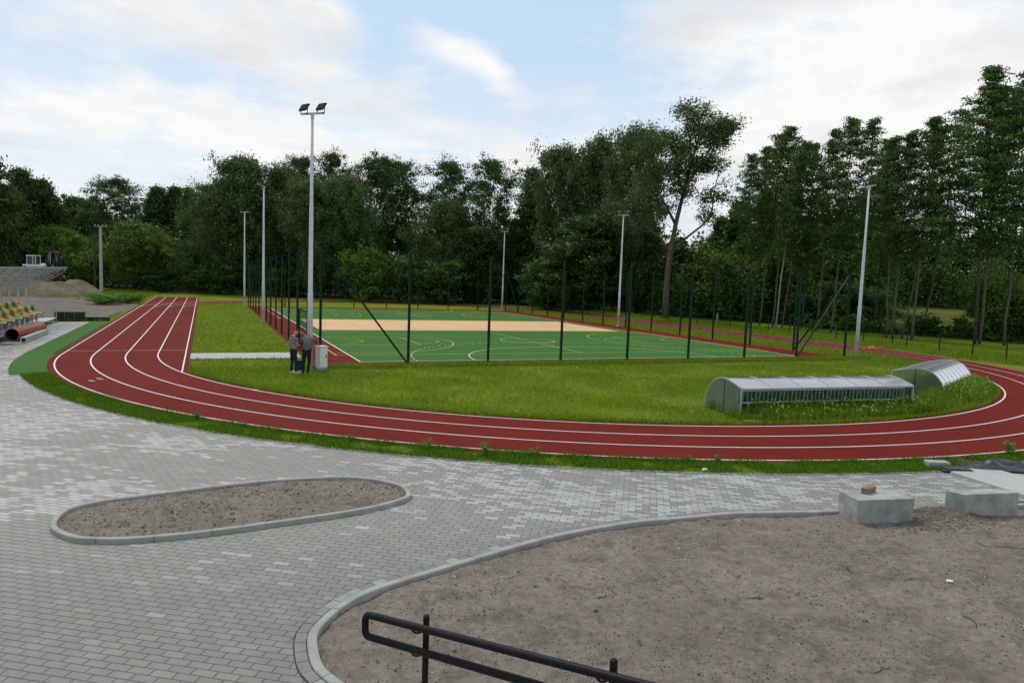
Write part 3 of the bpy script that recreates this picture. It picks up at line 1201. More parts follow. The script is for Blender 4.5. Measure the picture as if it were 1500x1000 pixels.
# inside / under the near shelter
for _ in range(5000):
    p = S1a.lerp(S1b, random.random())
    T.add(p.x + .05, p.y + random.uniform(-.1, 1.7), random.uniform(.12, .45), random.uniform(.008, .02), random.uniform(.1, .5))
for _ in range(3500):
    p = S2a.lerp(S2b, random.random())
    q = random.uniform(0.1, 2.2)
    T.add(p.x - .41 * q, p.y + .91 * q, random.uniform(.15, .5), random.uniform(.01, .02), random.uniform(.1, .5))
T.build('tall_grass', M['tallblade'])
wc, fh = [], MB()
for _ in range(1500):
    t = random.random()
    far_ = random.random() < .4
    p = S2a.lerp(S2b, t) if far_ else S1a.lerp(S1b, t)
    o_ = abs(random.gauss(0, .55))
    if far_:
        x, y = p.x + .41 * o_ + random.gauss(0, .3), p.y - .91 * o_ + random.gauss(0, .3)
    else:
        x, y = p.x + random.gauss(0, .3) + .5, p.y - o_ + .25
    if math.hypot(x - TC[0], y - TC[1]) > RIN - .3:
        continue
    h = random.uniform(.2, .66) * math.exp(-o_ / 1.6)
    lx, ly = random.gauss(0, .12) * h, random.gauss(0, .12) * h
    for k in range(int(8 + 26 * h)):
        u = random.random() ** .7
        wc.append((x + lx * u + random.gauss(0, .045), y + ly * u + random.gauss(0, .045), h * u + .02))
    if random.random() < .3:
        fh.box((x + lx, y + ly, h + .03), (.03, .03, .04), random.uniform(0, 1.5))


# scattered small seedlings on the soil bed
W = Blades()
for _ in range(75):
    cx, cy = random.uniform(-3.0, 12), random.uniform(-25.6, -21.6)
    if not inside(cx, cy, bedpoly):
        continue
    sp_ = random.uniform(.008, .04)
    for _k in range(random.randint(3, 20)):
        x, y = cx + random.gauss(0, sp_), cy + random.gauss(0, sp_)
        W.add(x, y, random.uniform(.015, .05), random.uniform(.002, .006), random.uniform(.3, 1.2), BEDZ - .004 + soil_h(x, y))
W.build('seedling_weeds', M['vergeblade'])
# dandelion and clover heads in the lawn
FL = MB()
for _ in range(700):
    x, y = random.choice(((random.uniform(-5, -.4), random.uniform(10, 42)), (random.uniform(-4, 34), random.uniform(-14, 0)), (random.uniform(32, 36), random.uniform(-5, 30))))
    if hard(x, y) or math.hypot(x - TC[0], min(0, y - TC[1])) > RIN:
        continue
    s = random.uniform(.018, .035)
    FL.box((x, y, random.uniform(.10, .20)), (s, s, s * .6), random.uniform(0, 1.5), random.choice((0, 0, 1)))
o = FL.build('flower_heads', [M['flower'], simple('yellow_petals', (0.6, 0.5, 0.05), (0.5, 0.42, 0.05), 0.7, 4)])
o['kind'] = 'stuff'

# ------------------------------------------------------------------ court fence (posts, braces, gate)
SX, SY, FH = 3.938, 4.095, 5.13
NX, NY = 8, 13
fence = thing('court_fence', 'tall dark green posts with diagonal braces standing around the green sports court', 'fence', (0, 0, 0))
post_me = None


def fpost(x, y, wd=0.10):
    global post_me
    if post_me is None:
        mb = MB()
        mb.box((0, 0, FH / 2), (wd, wd, FH))
        mb.box((0, 0, FH + .012), (wd + .02, wd + .02, .03))
        for zz in (0.25, 1.7, 3.3, 4.9):
            mb.tube([(-wd * .5 - .02, 0, zz), (-wd * .5, 0, zz)], .012, 6)
        o = mb.build('post', M['fence'], fence)
        post_me = o.data
    else:
        o = bpy.data.objects.new('post', post_me)
        COL.objects.link(o)
        o.parent = fence
    o.location = (x, y, 0)
    return o


for i in range(NX + 1):
    fpost(i * SX, 0)
    fpost(i * SX, NY * SY)
for j in range(1, NY):
    fpost(0, j * SY)
    fpost(NX * SX, j * SY)
for (cx, cy, dx, dy) in ((0, 0, 1, 1), (NX * SX, 0, -1, 1), (0, NY * SY, 1, -1), (NX * SX, NY * SY, -1, -1)):
    for a, b_ in ((dx * SX, 0), (0, dy * SY)):
        if cx == 0 and cy == 0 and a == 0:
            continue
        mb = MB()
        mb.bar((cx + a * .03, cy + b_ * .03, FH - .12), (cx + a * .985, cy + b_ * .985, 0.12), .075)
        mb.build('brace', M['fence'], fence)
gate = MB()
y0, y1 = SY, 2 * SY
gate.bar((0.0, y0 + .05, 2.15), (0.0, y1 - .05, 2.15), .07)
gate.bar((0.0, y1 - .75, 0), (0.0, y1 - .75, 2.12), .09)
gate.bar((0.0, y0 + .10, 0.10), (0.0, y0 + .10, 2.12), .05)
gate.bar((0.0, y1 - .84, 0.10), (0.0, y0 + .10, 0.10), .05)
gate.bar((0.0, y1 - .84, 1.05), (0.0, y0 + .10, 1.05), .04)
for k in range(14):
    yy = y0 + .2 + k * .2
    gate.tube([(0, yy, .1), (0, yy, 2.12)], .006, 4)
gt = gate.build('gate', M['fence'], fence)
hd = MB()
hd.tube([(-.05, y1 - .95, 1.05), (-.09, y1 - .95, 1.05), (-.09, y1 - 1.08, 1.05)], .012, 6)
hd.build('handle', M['galv'], gt)

# ------------------------------------------------------------------ floodlight poles
POLES = [
    ((-0.55, -0.85), 'tall grey floodlight pole rising beside the white electrical cabinet and two men', 10.5, 0),
    ((-0.34, 27.17), 'grey floodlight pole on the grass at the middle of the left fence row', 10.5, 1),
    ((-0.36, 54.45), 'grey floodlight pole at the far left corner of the court fence', 10.5, 0),
    ((31.85, 26.41), 'pale floodlight pole halfway along the right side of the court', 10.5, 0),
    ((31.35, 54.0), 'thin floodlight pole at the far right corner between two diagonal braces', 10.2, 0),
    ((32.61, 0.07), 'pale leaning floodlight pole near the arched shelters at the right', 10.5, 1),
]


def flood_pole(xy, label, h, mode):
    t = thing('floodlight_pole', label, 'floodlight', (xy[0], xy[1], 0), 0, 'floodlight poles around the court')
    mb = MB()
    segs = [(0, .115), (3.2, .108), (3.25, .095), (6.8, .082), (6.85, .07), (h, .052)]
    mb.tube([(0, 0, a) for a, r_ in segs], [r_ for a, r_ in segs], 12)
    mb.tube([(0, 0, 0.0), (0, 0, .03)], .2, 12)
    mb.build('pole', M['mast'], t, True)
    hb = MB()
    hb.box((0, -.115, .85), (.10, .012, .34))
    hb.build('access_door', M['steel'], t)
    # cross bar: mode 0 seen broadside, mode 1 seen end-on
    ca = (0.75, -0.66, 0) if mode == 0 else (0.25, 0.97, 0)
    ax = Vector(ca).normalized()
    cb = MB()
    cb.bar(Vector((0, 0, h + .03)) - ax * .55, Vector((0, 0, h + .03)) + ax * .55, .075)
    cb.bar(Vector((0, 0, h - .18)), Vector((0, 0, h + .02)), .12)
    cb.build('crossbar', M['galv'], t)
    into = Vector((15.7 - xy[0], 26.6 - xy[1], 0)).normalized()
    for s_ in (-1, 1):
        c = Vector((0, 0, h + .08)) + ax * (.40 * s_)
        lamp = MB()
        nrm = (into * 0.82 + Vector((0, 0, -0.57))).normalized()
        if mode == 0:
            nrm = (Vector((.915, -.404, 0)) * .47 + Vector((.404, .915, 0)) * .67 + Vector((0, 0, -0.574))).normalized()
        side = Vector((0, 0, 1)).cross(nrm).normalized()
        upv = nrm.cross(side).normalized()
        cc = c + Vector((0, 0, .22))
        a_, b_, d_ = .22, .18, .04
        vs = []
        for zz, k in ((-d_, 0.82), (d_ * .4, 1.0), (d_, 1.0)):
            for p_, q_ in ((-1, -1), (1, -1), (1, 1), (-1, 1)):
                vs.append(cc + side * (a_ * p_ * k) + upv * (b_ * q_ * k) + nrm * zz)
        fs = [(3, 2, 1, 0)]
        for l in range(2):
            for k in range(4):
                fs.append((l * 4 + k, l * 4 + (k + 1) % 4, (l + 1) * 4 + (k + 1) % 4, (l + 1) * 4 + k))
        lamp.add(vs, fs)
        for k in range(5):     # cooling fins
            o_ = cc + side * (a_ * (-.7 + .35 * k)) - nrm * (d_ + .008)
            lamp.bar(o_ - upv * b_ * .7, o_ + upv * b_ * .7, .016)
        lo = lamp.build('floodlight', M['darkmetal'], t)
        gl = MB()
        gl.add([cc + side * (a_ * .93 * p_) + upv * (b_ * .93 * q_) + nrm * (d_ + .001) for p_, q_ in ((-1, -1), (1, -1), (1, 1), (-1, 1))], [(0, 1, 2, 3)])
        gl.build('lamp_glass', M['glassdark'], lo)
        br = MB()
        for q in (-1, 1):
            br.bar(c + side * (a_ * .9 * q) + Vector((0, 0, -.05)), cc + side * (a_ * 1.06 * q), .03)
        br.bar(c - side * a_ * .95 + Vector((0, 0, -.04)), c + side * a_ * .95 + Vector((0, 0, -.04)), .03)
        br.build('bracket', M['darkmetal'], lo)
    return t


for a in POLES:
    flood_pole(*a)

# ------------------------------------------------------------------ boundary fence beyond the track
bf = thing('boundary_fence', 'low dark green wire fence between the running track and the wood', 'fence')
fl = [(43.7, 40 - 2.6 * k) for k in range(14)]
fl = [p for p in fl if p[1] > 5.0] + [(TC[0] + 28.5 * math.cos(R(a)), TC[1] + 28.5 * math.sin(R(a))) for a in (-2, -7.5, -13, -18.5, -24, -29.5)]
pm = None
for x, y in fl:
    if pm is None:
        mb = MB()
        mb.box((0, 0, .85), (.06, .06, 1.7))
        mb.box((0, 0, 1.71), (.07, .07, .02))
        o = mb.build('post', M['fence'], bf)
        pm = o.data
    else:
        o = bpy.data.objects.new('post', pm)
        COL.objects.link(o)
        o.parent = bf
    o.location = (x, y, 0)
mb = MB()
for zz in (.1, .45, .8, 1.15, 1.5):
    mb.tube([(x, y, zz) for x, y in fl], .004, 4)
for (xa, ya), (xb, yb) in zip(fl, fl[1:]):
    for k in range(1, 12):
        t = k / 12
        mb.tube([(xa + (xb - xa) * t, ya + (yb - ya) * t, .06), (xa + (xb - xa) * t, ya + (yb - ya) * t, 1.55)], .0025, 3, False)
mb.build('wire', M['fence'], bf)

# ------------------------------------------------------------------ the two polycarbonate shelters
PROF = [(0, 0.02), (0, .90), (.30, .985), (.62, 1.065), (.90, 1.105), (1.10, 1.10), (1.30, 1.05), (1.50, .95), (1.66, .80), (1.79, .62), (1.88, .40), (1.93, .18), (1.95, .02)]


def shelter(name, label, a, b_, depth_dir, seats):
    a, b_ = Vector((a.x, a.y, 0)), Vector((b_.x, b_.y, 0))
    L = (b_ - a).length
    ux = (b_ - a).normalized()
    uy = Vector((-ux.y, ux.x, 0)) * depth_dir
    t = thing(name, label, 'team shelter', a, 0, 'team shelters lying on the infield grass')

    def W_(s_, d, zz):
        return ux * s_ + uy * d + Vector((0, 0, zz))
    nb = 6 if seats else 8
    step = L / nb
    fr = MB()
    for k in range(nb + 1):
        pts = [W_(min(max(k * step, .02), L - .02), d, zz + .02) for d, zz in PROF[1:]]
        for p, q in zip(pts, pts[1:]):
            fr.bar(p, q, (.045 if k in (0, nb) else .04) if seats else (.04 if k in (0, nb) else .02))
    for d, zz in (PROF[1], PROF[12]):
        fr.bar(W_(0, d, zz), W_(L, d, zz), .05)
    for k in (0, nb):
        s_ = .02 if k == 0 else L - .02
        fr.bar(W_(s_, 0, 0), W_(s_, 0, .90), .045)
        fr.bar(W_(s_, .02, .03), W_(s_, 1.93, .03), .04)
    fr.build('frame', M['galv'], t)
    # roof sheets: one skin per bay so the joints read
    for k in range(nb):
        mb = MB()
        s0, s1 = k * step + .012, (k + 1) * step - .012
        P = PROF[1:]
        vs = []
        for d, zz in P:
            vs += [W_(s0, d, zz + .022), W_(s1, d, zz + .022)]
        mb.add(vs, [(2 * i, 2 * i + 1, 2 * i + 3, 2 * i + 2) for i in range(len(P) - 1)])
        mb.build('roof_sheet', M['poly'] if seats else M['poly2'], t, True)
    for s_ in (0.0, L):
        mb = MB()
        sign = -0.006 if s_ == 0 else 0.006
        mb.add([W_(s_ + sign, d, zz) for d, zz in PROF], [tuple(range(len(PROF)))])
        mb.add([W_(s_ + sign * 2.2, .84, .03), W_(s_ + sign * 2.2, .87, .03), W_(s_ + sign * 2.2, .87, 1.08), W_(s_ + sign * 2.2, .84, 1.08)], [(0, 1, 2, 3)], 1)
        e = mb.build('end_panel', [M['polyend'] if seats else M['poly2'], M['darkmetal']], t)
        if seats:
            pl = MB()
            pl.box(W_(s_ + sign * 3, .14, .62), (.02, .10, .26), math.atan2(ux.y, ux.x))
            pl.build('handle', M['steel'], e)
    if seats:
        rail = MB()
        rail.bar(W_(.05, .04, .46), W_(L - .35, .04, .46), .035)
        rail.bar(W_(.05, .04, .84), W_(L - .35, .04, .84), .03)
        nbar = 43
        for k in range(nbar):
            s_ = .12 + (L - .5) * k / (nbar - 1)
            rail.tube([W_(s_, .04, .46), W_(s_ + .03, .05, .84)], .0065, 5)
        rail.build('seat_rail', M['galv'], t)
        ns = 14
        for k in range(ns):
            s_ = .30 + (L - .85) * k / (ns - 1)
            sb = MB()
            wv = .20
            vs, fs = [], []
            prof = [(.10, .88, .92), (.13, .70, 1.0), (.17, .52, 1.0), (.26, .46, .96), (.52, .44, .9)]
            for d, zz, k2 in prof:
                vs += [W_(s_ - wv * k2, d + .02, zz), W_(s_, d + .05, zz - .01), W_(s_ + wv * k2, d + .02, zz)]
            for i in range(len(prof) - 1):
                for q in range(2):
                    fs.append((i * 3 + q, i * 3 + q + 1, i * 3 + q + 4, i * 3 + q + 3))
            sb.add(vs, fs)
            so = sb.build('seat', M['seatdug'], t, True)
            md = so.modifiers.new('thick', 'SOLIDIFY')
            md.thickness = .02
    return t


shelter('team_shelter', 'long low clear-roofed shelter with a row of green seats behind grey bars', S1a, S1b, 1, True)
_u2 = (S2b - S2a).normalized()
_n2 = Vector((-_u2.y, _u2.x)) * 1.95
sh2 = shelter('team_shelter', 'arched clear shelter seen from its curved back beside the track bend', S2a + _n2, S2b + _n2, -1, False)
mb = MB()
c = at(1312, 574)
mb.box((c.x + .6, c.y + .35, .72), (.9, .05, .42), R(12))
tag(mb.build('board', M['board']), 'tan board leaning inside the arched shelter behind the row of seats', 'board')
for o in bpy.data.objects:
    if o.name == 'board':
        o.location.z = -0.45
# plank on the grass in front of the near shelter
pk = MB()
p = at(1101, 619)
pk.box((p.x, p.y, .05), (.42, .10, .035), R(-30))
tag(bevel(pk.build('plank', M['conc']), .005), 'short grey plank lying on the grass at the near corner of the long shelter', 'plank')

# ------------------------------------------------------------------ electrical cabinet, case, paper
cab = thing('electrical_cabinet', 'pale grey electrical cabinet on the grass beside the tall floodlight pole', 'cabinet', (-0.13, -1.28, 0), R(16))
mb = MB()
mb.box((0, 0, .56), (.38, .34, .88))
bevel(mb.build('body', M['cabinet'], cab), .008)
mb = MB()
mb.box((0, .0, 1.02), (.42, .38, .04))
mb.build('lid', M['cabinet'], cab)
mb = MB()
mb.box((0, 0, .06), (.34, .30, .14))
mb.build('base', M['conc'], cab)
mb = MB()
mb.box((0.01, -.178, .58), (.33, .012, .80))
d = mb.build('door', M['white'], cab)
mb = MB()
mb.box((.12, -.192, .62), (.03, .016, .12))
mb.build('handle', M['darkmetal'], d)
mb = MB()
mb.box((-.15, -1.32, 1.047), (.21, .30, .008), R(20))
tag(mb.build('paper', M['paper']), 'white sheet of paper lying on top of the electrical cabinet', 'paper')
mb = MB()
mb.box((0, 0, .13), (.40, .20, .18))
mb.box((0, .08, .32), (.40, .03, .24))
mb.box((0, 0, .02), (.44, .28, .04), 0, 1)
o = bevel(mb.build('tool_case', [M['darkmetal'], M['white']]), .01)
o.location = (-1.02, -1.35, 0)
tag(o, 'open black tool case standing in the grass between the two men', 'tool case')


# ------------------------------------------------------------------ people
def figure(name, label, loc, rz, J, E_, zones, extra=None):
    """J: joint -> (pos, radius); E_: edges; zones: (edge -> material key)"""
    keys = list(J)
    me = bpy.data.meshes.new('tmp')
    me.from_pydata([J[k][0] for k in keys], [(keys.index(a), keys.index(b_)) for a, b_ in E_], [])
    ob = bpy.data.objects.new('tmp', me)
    COL.objects.link(ob)
    ob.modifiers.new('skin', 'SKIN')
    sv = me.skin_vertices[0].data
    for i, k in enumerate(keys):
        r_ = J[k][1]
        sv[i].radius = r_ if isinstance(r_, tuple) else (r_, r_)
        sv[i].use_root = (k == 'pelvis')
    sd = ob.modifiers.new('sub', 'SUBSURF')
    sd.levels = sd.render_levels = 2
    bpy.context.view_layer.update()
    dg = bpy.context.evaluated_depsgraph_get()
    me2 = bpy.data.meshes.new_from_object(ob.evaluated_get(dg))
    bpy.data.objects.remove(ob)
    mats = sorted(set(zones.values()))
    me2.materials.clear()
    for k in mats:
        me2.materials.append(M[k])
    segs = [(Vector(J[a][0]), Vector(J[b_][0]), mats.index(zones[(a, b_)])) for a, b_ in E_]
    for pl in me2.polygons:
        c = pl.center
        best, bi = 1e9, 0
        for a, b_, mi in segs:
            ab = b_ - a
            t = max(0, min(1, (c - a).dot(ab) / ab.length_squared))
            dd = (a + ab * t - c).length
            if dd < best:
                best, bi = dd, mi
        pl.material_index = bi
        pl.use_smooth = True
    o = bpy.data.objects.new(name, me2)
    COL.objects.link(o)
    o.location = loc
    o.rotation_euler = (0, 0, rz)
    tag(o, label, 'person')
    return o


def body(spec, sleeves, trousers, shirt, shoe, sleeve_skin=True):
    """adds hands and feet to a spec of joints and returns edges and zones"""
    J = dict(spec)
    E_ = [('pelvis', 'waist'), ('waist', 'chest'), ('chest', 'neck0'), ('neck0', 'neck'), ('neck', 'head'), ('head', 'crown')]
    Z = {('pelvis', 'waist'): shirt, ('waist', 'chest'): shirt, ('chest', 'neck0'): shirt, ('neck0', 'neck'): 'skin', ('neck', 'head'): 'skin', ('head', 'crown'): 'skin'}
    for s_ in 'LR':
        ch = [('pelvis', 'hip' + s_, trousers), ('hip' + s_, 'knee' + s_, trousers), ('knee' + s_, 'ankle' + s_, trousers), ('ankle' + s_, 'heel' + s_, shoe), ('heel' + s_, 'toe' + s_, shoe),
              ('chest', 'sho' + s_, shirt), ('sho' + s_, 'slv' + s_, shirt), ('slv' + s_, 'elb' + s_, sleeves), ('elb' + s_, 'wri' + s_, 'skin'), ('wri' + s_, 'palm' + s_, 'skin')]
        for a, b_, m_ in ch:
            E_.append((a, b_))
            Z[(a, b_)] = m_
        w_, p_ = Vector(J['wri' + s_][0]), Vector(J['palm' + s_][0])
        dr = (p_ - w_).normalized()
        sd = dr.cross(Vector((0, 1, 0.2))).normalized()
        for k, (of, ln) in enumerate(((-.033, .060), (-.011, .072), (.011, .070), (.033, .055))):
            b1 = p_ + sd * of + dr * .03
            b2 = b1 + dr * ln * .55 + Vector((0, .012, -.01))
            b3 = b2 + dr * ln * .35 + Vector((0, .015, -.022))
            pk_ = 'palm' + s_
            for q, (b_, r_) in enumerate(((b1, .010), (b2, .009), (b3, .007))):
                nm = 'f%d%d' % (k, q) + s_
                J[nm] = (tuple(b_), r_)
                E_.append((pk_, nm))
                Z[(pk_, nm)] = 'skin'
                pk_ = nm
        t1 = w_ + dr * .03 + sd * .035
        t2 = t1 + dr * .035 + sd * .02
        J['t0' + s_], J['t1' + s_] = (tuple(t1), .011), (tuple(t2), .009)
        E_ += [('wri' + s_, 't0' + s_), ('t0' + s_, 't1' + s_)]
        Z[('wri' + s_, 't0' + s_)] = Z[('t0' + s_, 't1' + s_)] = 'skin'
    return J, E_, Z


def head_parts(o, hc, fwd, up, hair=None, bald=False):
    """face details and hair as a child of the body"""
    fwd = Vector(fwd).normalized()
    up = Vector(up).normalized()
    sd = fwd.cross(up).normalized()
    hc = Vector(hc)
    mb = MB()
    for s_ in (-1, 1):
        e = hc + sd * (.078 * s_) - fwd * .005
        mb.tube([e - up * .03, e, e + up * .03], [.008, .014, .009], 6)          # ears
    n0 = hc + fwd * .092
    mb.tube([n0 + up * .025, n0 + fwd * .012 - up * .005, n0 + fwd * .02 - up * .025, n0 - up * .03], [.008, .012, .014, .008], 6)
    mb.build('face', M['skin'], o, True)
    mb = MB()
    for s_ in (-1, 1):
        e = hc + fwd * .085 + sd * (.033 * s_) + up * .022
        mb.tube([e - sd * .012, e + sd * .012], .007, 6)
    mb.tube([hc + fwd * .088 - up * .055 - sd * .022, hc + fwd * .094 - up * .055, hc + fwd * .088 - up * .055 + sd * .022], .005, 5)
    mb.build('features', M['blackcloth'], o)
    if hair:
        mb = MB()
        vs, fs = [], []
        nn, mm = 12, 6
        for j in range(mm + 1):
            ph = j / mm * 1.75
            for i in range(nn):
                th = 2 * PI * i / nn
                dx = math.sin(ph) * math.cos(th)
                dy = math.sin(ph) * math.sin(th)
                k = 1.0 if dx < .3 else .93
                vs.append(hc - fwd * .012 + up * .012 + (fwd * (dx * .104) + sd * (dy * .088) + up * (math.cos(ph) * .112)) * k)
        for j in range(mm):
            for i in range(nn):
                fs.append((j * nn + i, j * nn + (i + 1) % nn, (j + 1) * nn + (i + 1) % nn, (j + 1) * nn + i))
        mb.add(vs, fs)
        mb.build('hair', M[hair], o, True)


# man in the striped shirt: upright, head bowed, arms bent in front
A1 = {
    'pelvis': ((0, 0, .93), (.15, .12)), 'waist': ((0, .01, 1.06), (.155, .13)), 'chest': ((0, .02, 1.30), (.165, .125)), 'neck0': ((0, .03, 1.455), (.075, .07)),
    'neck': ((0, .075, 1.515), .055), 'head': ((0, .125, 1.60), (.076, .090)), 'crown': ((0, .135, 1.665), (.068, .082)),
    'hipL': ((-.09, 0, .86), .092), 'kneeL': ((-.10, .02, .48), .066), 'ankleL': ((-.11, -.02, .10), .052), 'heelL': ((-.11, -.03, .045), .043), 'toeL': ((-.14, .17, .04), .040),
    'hipR': ((.09, 0, .86), .092), 'kneeR': ((.11, .04, .48), .066), 'ankleR': ((.13, .02, .10), .052), 'heelR': ((.13, .01, .045), .043), 'toeR': ((.17, .20, .04), .040),
    'shoL': ((-.185, .01, 1.39), .065), 'slvL': ((-.225, -.02, 1.22), .058), 'elbL': ((-.25, -.04, 1.10), .043), 'wriL': ((-.10, .17, 1.04), .030), 'palmL': ((-.05, .21, 1.06), .033),
    'shoR': ((.185, .01, 1.39), .065), 'slvR': ((.225, .0, 1.22), .058), 'elbR': ((.24, .0, 1.10), .043), 'wriR': ((.11, .20, 1.08), .030), 'palmR': ((.06, .235, 1.10), .033),
}
J, E_, Z = body(A1, 'skin', 'navy', 'stripe', 'shoew')
p = at(429.5, 547.5)
m1 = figure('person', 'man in a navy and white striped shirt looking down with bent arms', (p.x, p.y, 0), R(-62), J, E_, Z)
head_parts(m1, (0, .135, 1.615), (0, .80, -.60), (0, .60, .80))
m1.scale = (1.03, 1.03, 1.04)

# man in grey bending over the cabinet
A2 = {
    'pelvis': ((0, 0, .92), (.165, .14)), 'waist': ((.01, .06, 1.08), (.18, .155)), 'chest': ((.03, .19, 1.30), (.19, .15)), 'neck0': ((.03, .30, 1.41), (.085, .08)),
    'neck': ((.02, .36, 1.42), .06), 'head': ((.0, .43, 1.40), (.078, .088)), 'crown': ((-.01, .49, 1.405), (.07, .08)),
    'hipL': ((-.095, .0, .86), .10), 'kneeL': ((-.12, .06, .48), .070), 'ankleL': ((-.13, .0, .10), .055), 'heelL': ((-.13, -.01, .045), .044), 'toeL': ((-.17, .18, .04), .040),
    'hipR': ((.095, .0, .86), .10), 'kneeR': ((.09, .05, .48), .070), 'ankleR': ((.05, -.04, .10), .055), 'heelR': ((.05, -.05, .045), .044), 'toeR': ((.06, .15, .04), .040),
    'shoL': ((-.17, .21, 1.36), .075), 'slvL': ((-.24, .19, 1.18), .066), 'elbL': ((-.27, .18, 1.06), .046), 'wriL': ((-.17, .24, .87), .033), 'palmL': ((-.14, .27, .80), .034),
    'shoR': ((.22, .22, 1.36), .075), 'slvR': ((.31, .30, 1.25), .066), 'elbR': ((.35, .36, 1.18), .046), 'wriR': ((.40, .58, 1.10), .033), 'palmR': ((.41, .65, 1.085), .034),
}
J, E_, Z = body(A2, 'greytop', 'blackcloth', 'greytop', 'shoeb')
p = at(449, 548)
m2 = figure('person', 'man in a grey top and black trousers bending over the cabinet', (p.x, p.y, 0), R(-14), J, E_, Z)
head_parts(m2, (0, .455, 1.41), (0, .55, -.83), (0, .83, .55), 'hairgrey')
m2.scale = (1.03, 1.03, 1.03)

# ------------------------------------------------------------------ grandstand at the left
V0, V1 = 8.0, 26.0
gs = thing('grandstand', 'small grey steel grandstand with yellow and green seats under a clear sloping roof', 'grandstand', (0, 0, 0))


def footboard(name, u0, u1, zz):
    mb = MB()
    for k in range(3):
        a = u0 + (u1 - u0) * k / 3
        b_ = u0 + (u1 - u0) * (k + 1) / 3
        mb.box(((a + b_) / 2, (V0 + V1) / 2, zz), (abs(b_ - a) - .02, V1 - V0, .04))
    return mb.build(name, M['galv'], gs)


footboard('footboard', -14.85, -13.95, .27)
footboard('footboard', -15.2, -14.95, .62)
footboard('footboard', -16.7, -15.95, .97)
mb = MB()
for k in range(10):
    v = V0 + .1 + (V1 - V0 - .2) * k / 9
    for u, zz in ((-13.98, .25), (-14.8, .60), (-15.1, .60), (-15.72, .95), (-16.65, .95)):
        mb.bar((u, v, 0), (u, v, zz), .05)
    mb.bar((-13.98, v, .12), (-16.65, v, .12), .04)
    mb.bar((-14.8, v, .56), (-15.72, v, .9), .04)
mb.bar((-14.45, V0, .80), (-14.45, V1 - 3.4, .80), .06)
mb.bar((-15.25, V0, 1.06), (-15.25, V1 - 3.4, 1.06), .06)
for k in range(12):
    mb.bar((-14.45, V0 + .2 + k * 1.28, .1), (-14.45, V0 + .2 + k * 1.28, .8), .05)
    mb.bar((-15.25, V0 + .2 + k * 1.28, .3), (-15.25, V0 + .2 + k * 1.28, 1.06), .05)
mb.build('substructure', M['steel'], gs)
seat_me = {}
for row, (u, zz) in enumerate(((-14.50, .86), (-15.30, 1.12))):
    nseat = 34
    for k in range(nseat):
        v = V1 - 3.9 - k * .88
        if v < V0 + .3:
            break
        if row == 0 and k == 4:
            continue
        key = 'seatg' if (k + row) % 2 == 0 else 'seaty'
        if key not in seat_me:
            mb = MB()
            vs, fs = [], []
            prof = [(.36, .0, .8), (.32, .035, .95), (.14, .02, 1.0), (.02, .025, 1.0), (-.05, .09, 1.0), (-.085, .24, .95), (-.11, .36, .75)]
            for d, z_, k2 in prof:
                for q in (-1, -.5, 0, .5, 1):
                    vs.append((d, q * .215 * k2, z_ + .03 * q * q))
            for i in range(len(prof) - 1):
                for q in range(4):
                    fs.append((i * 5 + q, i * 5 + q + 1, i * 5 + q + 6, i * 5 + q + 5))
            mb.add(vs, fs)
            o = mb.build('seat', M[key], gs, True)
            md = o.modifiers.new('thick', 'SOLIDIFY')
            md.thickness = .025
            seat_me[key] = o
        else:
            o = seat_me[key].copy()
            COL.objects.link(o)
        o.location = (u, v, zz)
        o.scale = (1.45, 1.75, 1.3)
# roof: curved lattice trusses on posts
UP_, UT, UB = -15.69, -13.33, -16.05


def roofz(u):
    t = (u - UB) / (UT - UB)
    return 2.52 + 1.17 * t + .16 * math.sin(PI * t)


nv = 9
for k in range(nv):
    v = V1 - k * (V1 - V0) / (nv - 1)
    mb = MB()
    mb.bar((UP_, v, 0), (UP_, v, roofz(UP_) - .05), .10)
    mb.build('roof_post', M['galv'], gs)
    mb = MB()
    us = [UB + (UT - UB) * i / 9 for i in range(10)]
    top = [(u, v, roofz(u)) for u in us]
    bot = [(u, v, roofz(u) - .05 - .40 * math.sin(PI * min(1, max(0, (UT - u) / (UT - UB))) ** .8)) for u in us]
    for a, b_ in zip(top, top[1:]):
        mb.bar(a, b_, .05)
    for a, b_ in zip(bot, bot[1:]):
        mb.bar(a, b_, .045)
    for i in range(9):
        mb.bar(bot[i], top[i + 1], .03)
    mb.build('roof_truss', M['galv'], gs)
mb = MB()
for i in range(6):
    u = UB + (UT - UB) * i / 5
    mb.bar((u, V0 - .1, roofz(u) + .04), (u, V1 + .1, roofz(u) + .04), .045)
mb.build('purlin', M['galv'], gs)
mb = MB()
vs, fs = [], []
nu, nvv = 10, 240
for j in range(nvv + 1):
    v = V0 - .15 + (V1 - V0 + .3) * j / nvv
    for i in range(nu + 1):
        u = UB - .1 + (UT - UB + .2) * i / nu
        vs.append((u, v, roofz(u) + .085 + .012 * math.sin(j * PI / 2)))
for j in range(nvv):
    for i in range(nu):
        fs.append((j * (nu + 1) + i, j * (nu + 1) + i + 1, (j + 1) * (nu + 1) + i + 1, (j + 1) * (nu + 1) + i))
mb.add(vs, fs)
mb.build('roof_sheet', M['sheetroof'], gs, True)
# end railing
mb = MB()
for zz in (.35, .9, 1.42):
    mb.bar((-15.65, V1 + .02, zz + (.35 if zz < .5 else 0)), (-13.97, V1 + .02, zz), .035)
for k in range(15):
    u = -15.6 + 1.62 * k / 14
    mb.tube([(u, V1 + .02, .4), (u, V1 + .02, 1.42)], .008, 4)
mb.bar((-13.97, V1 + .02, 0), (-13.97, V1 + .02, 1.44), .04)
mb.build('end_railing', M['galv'], gs)

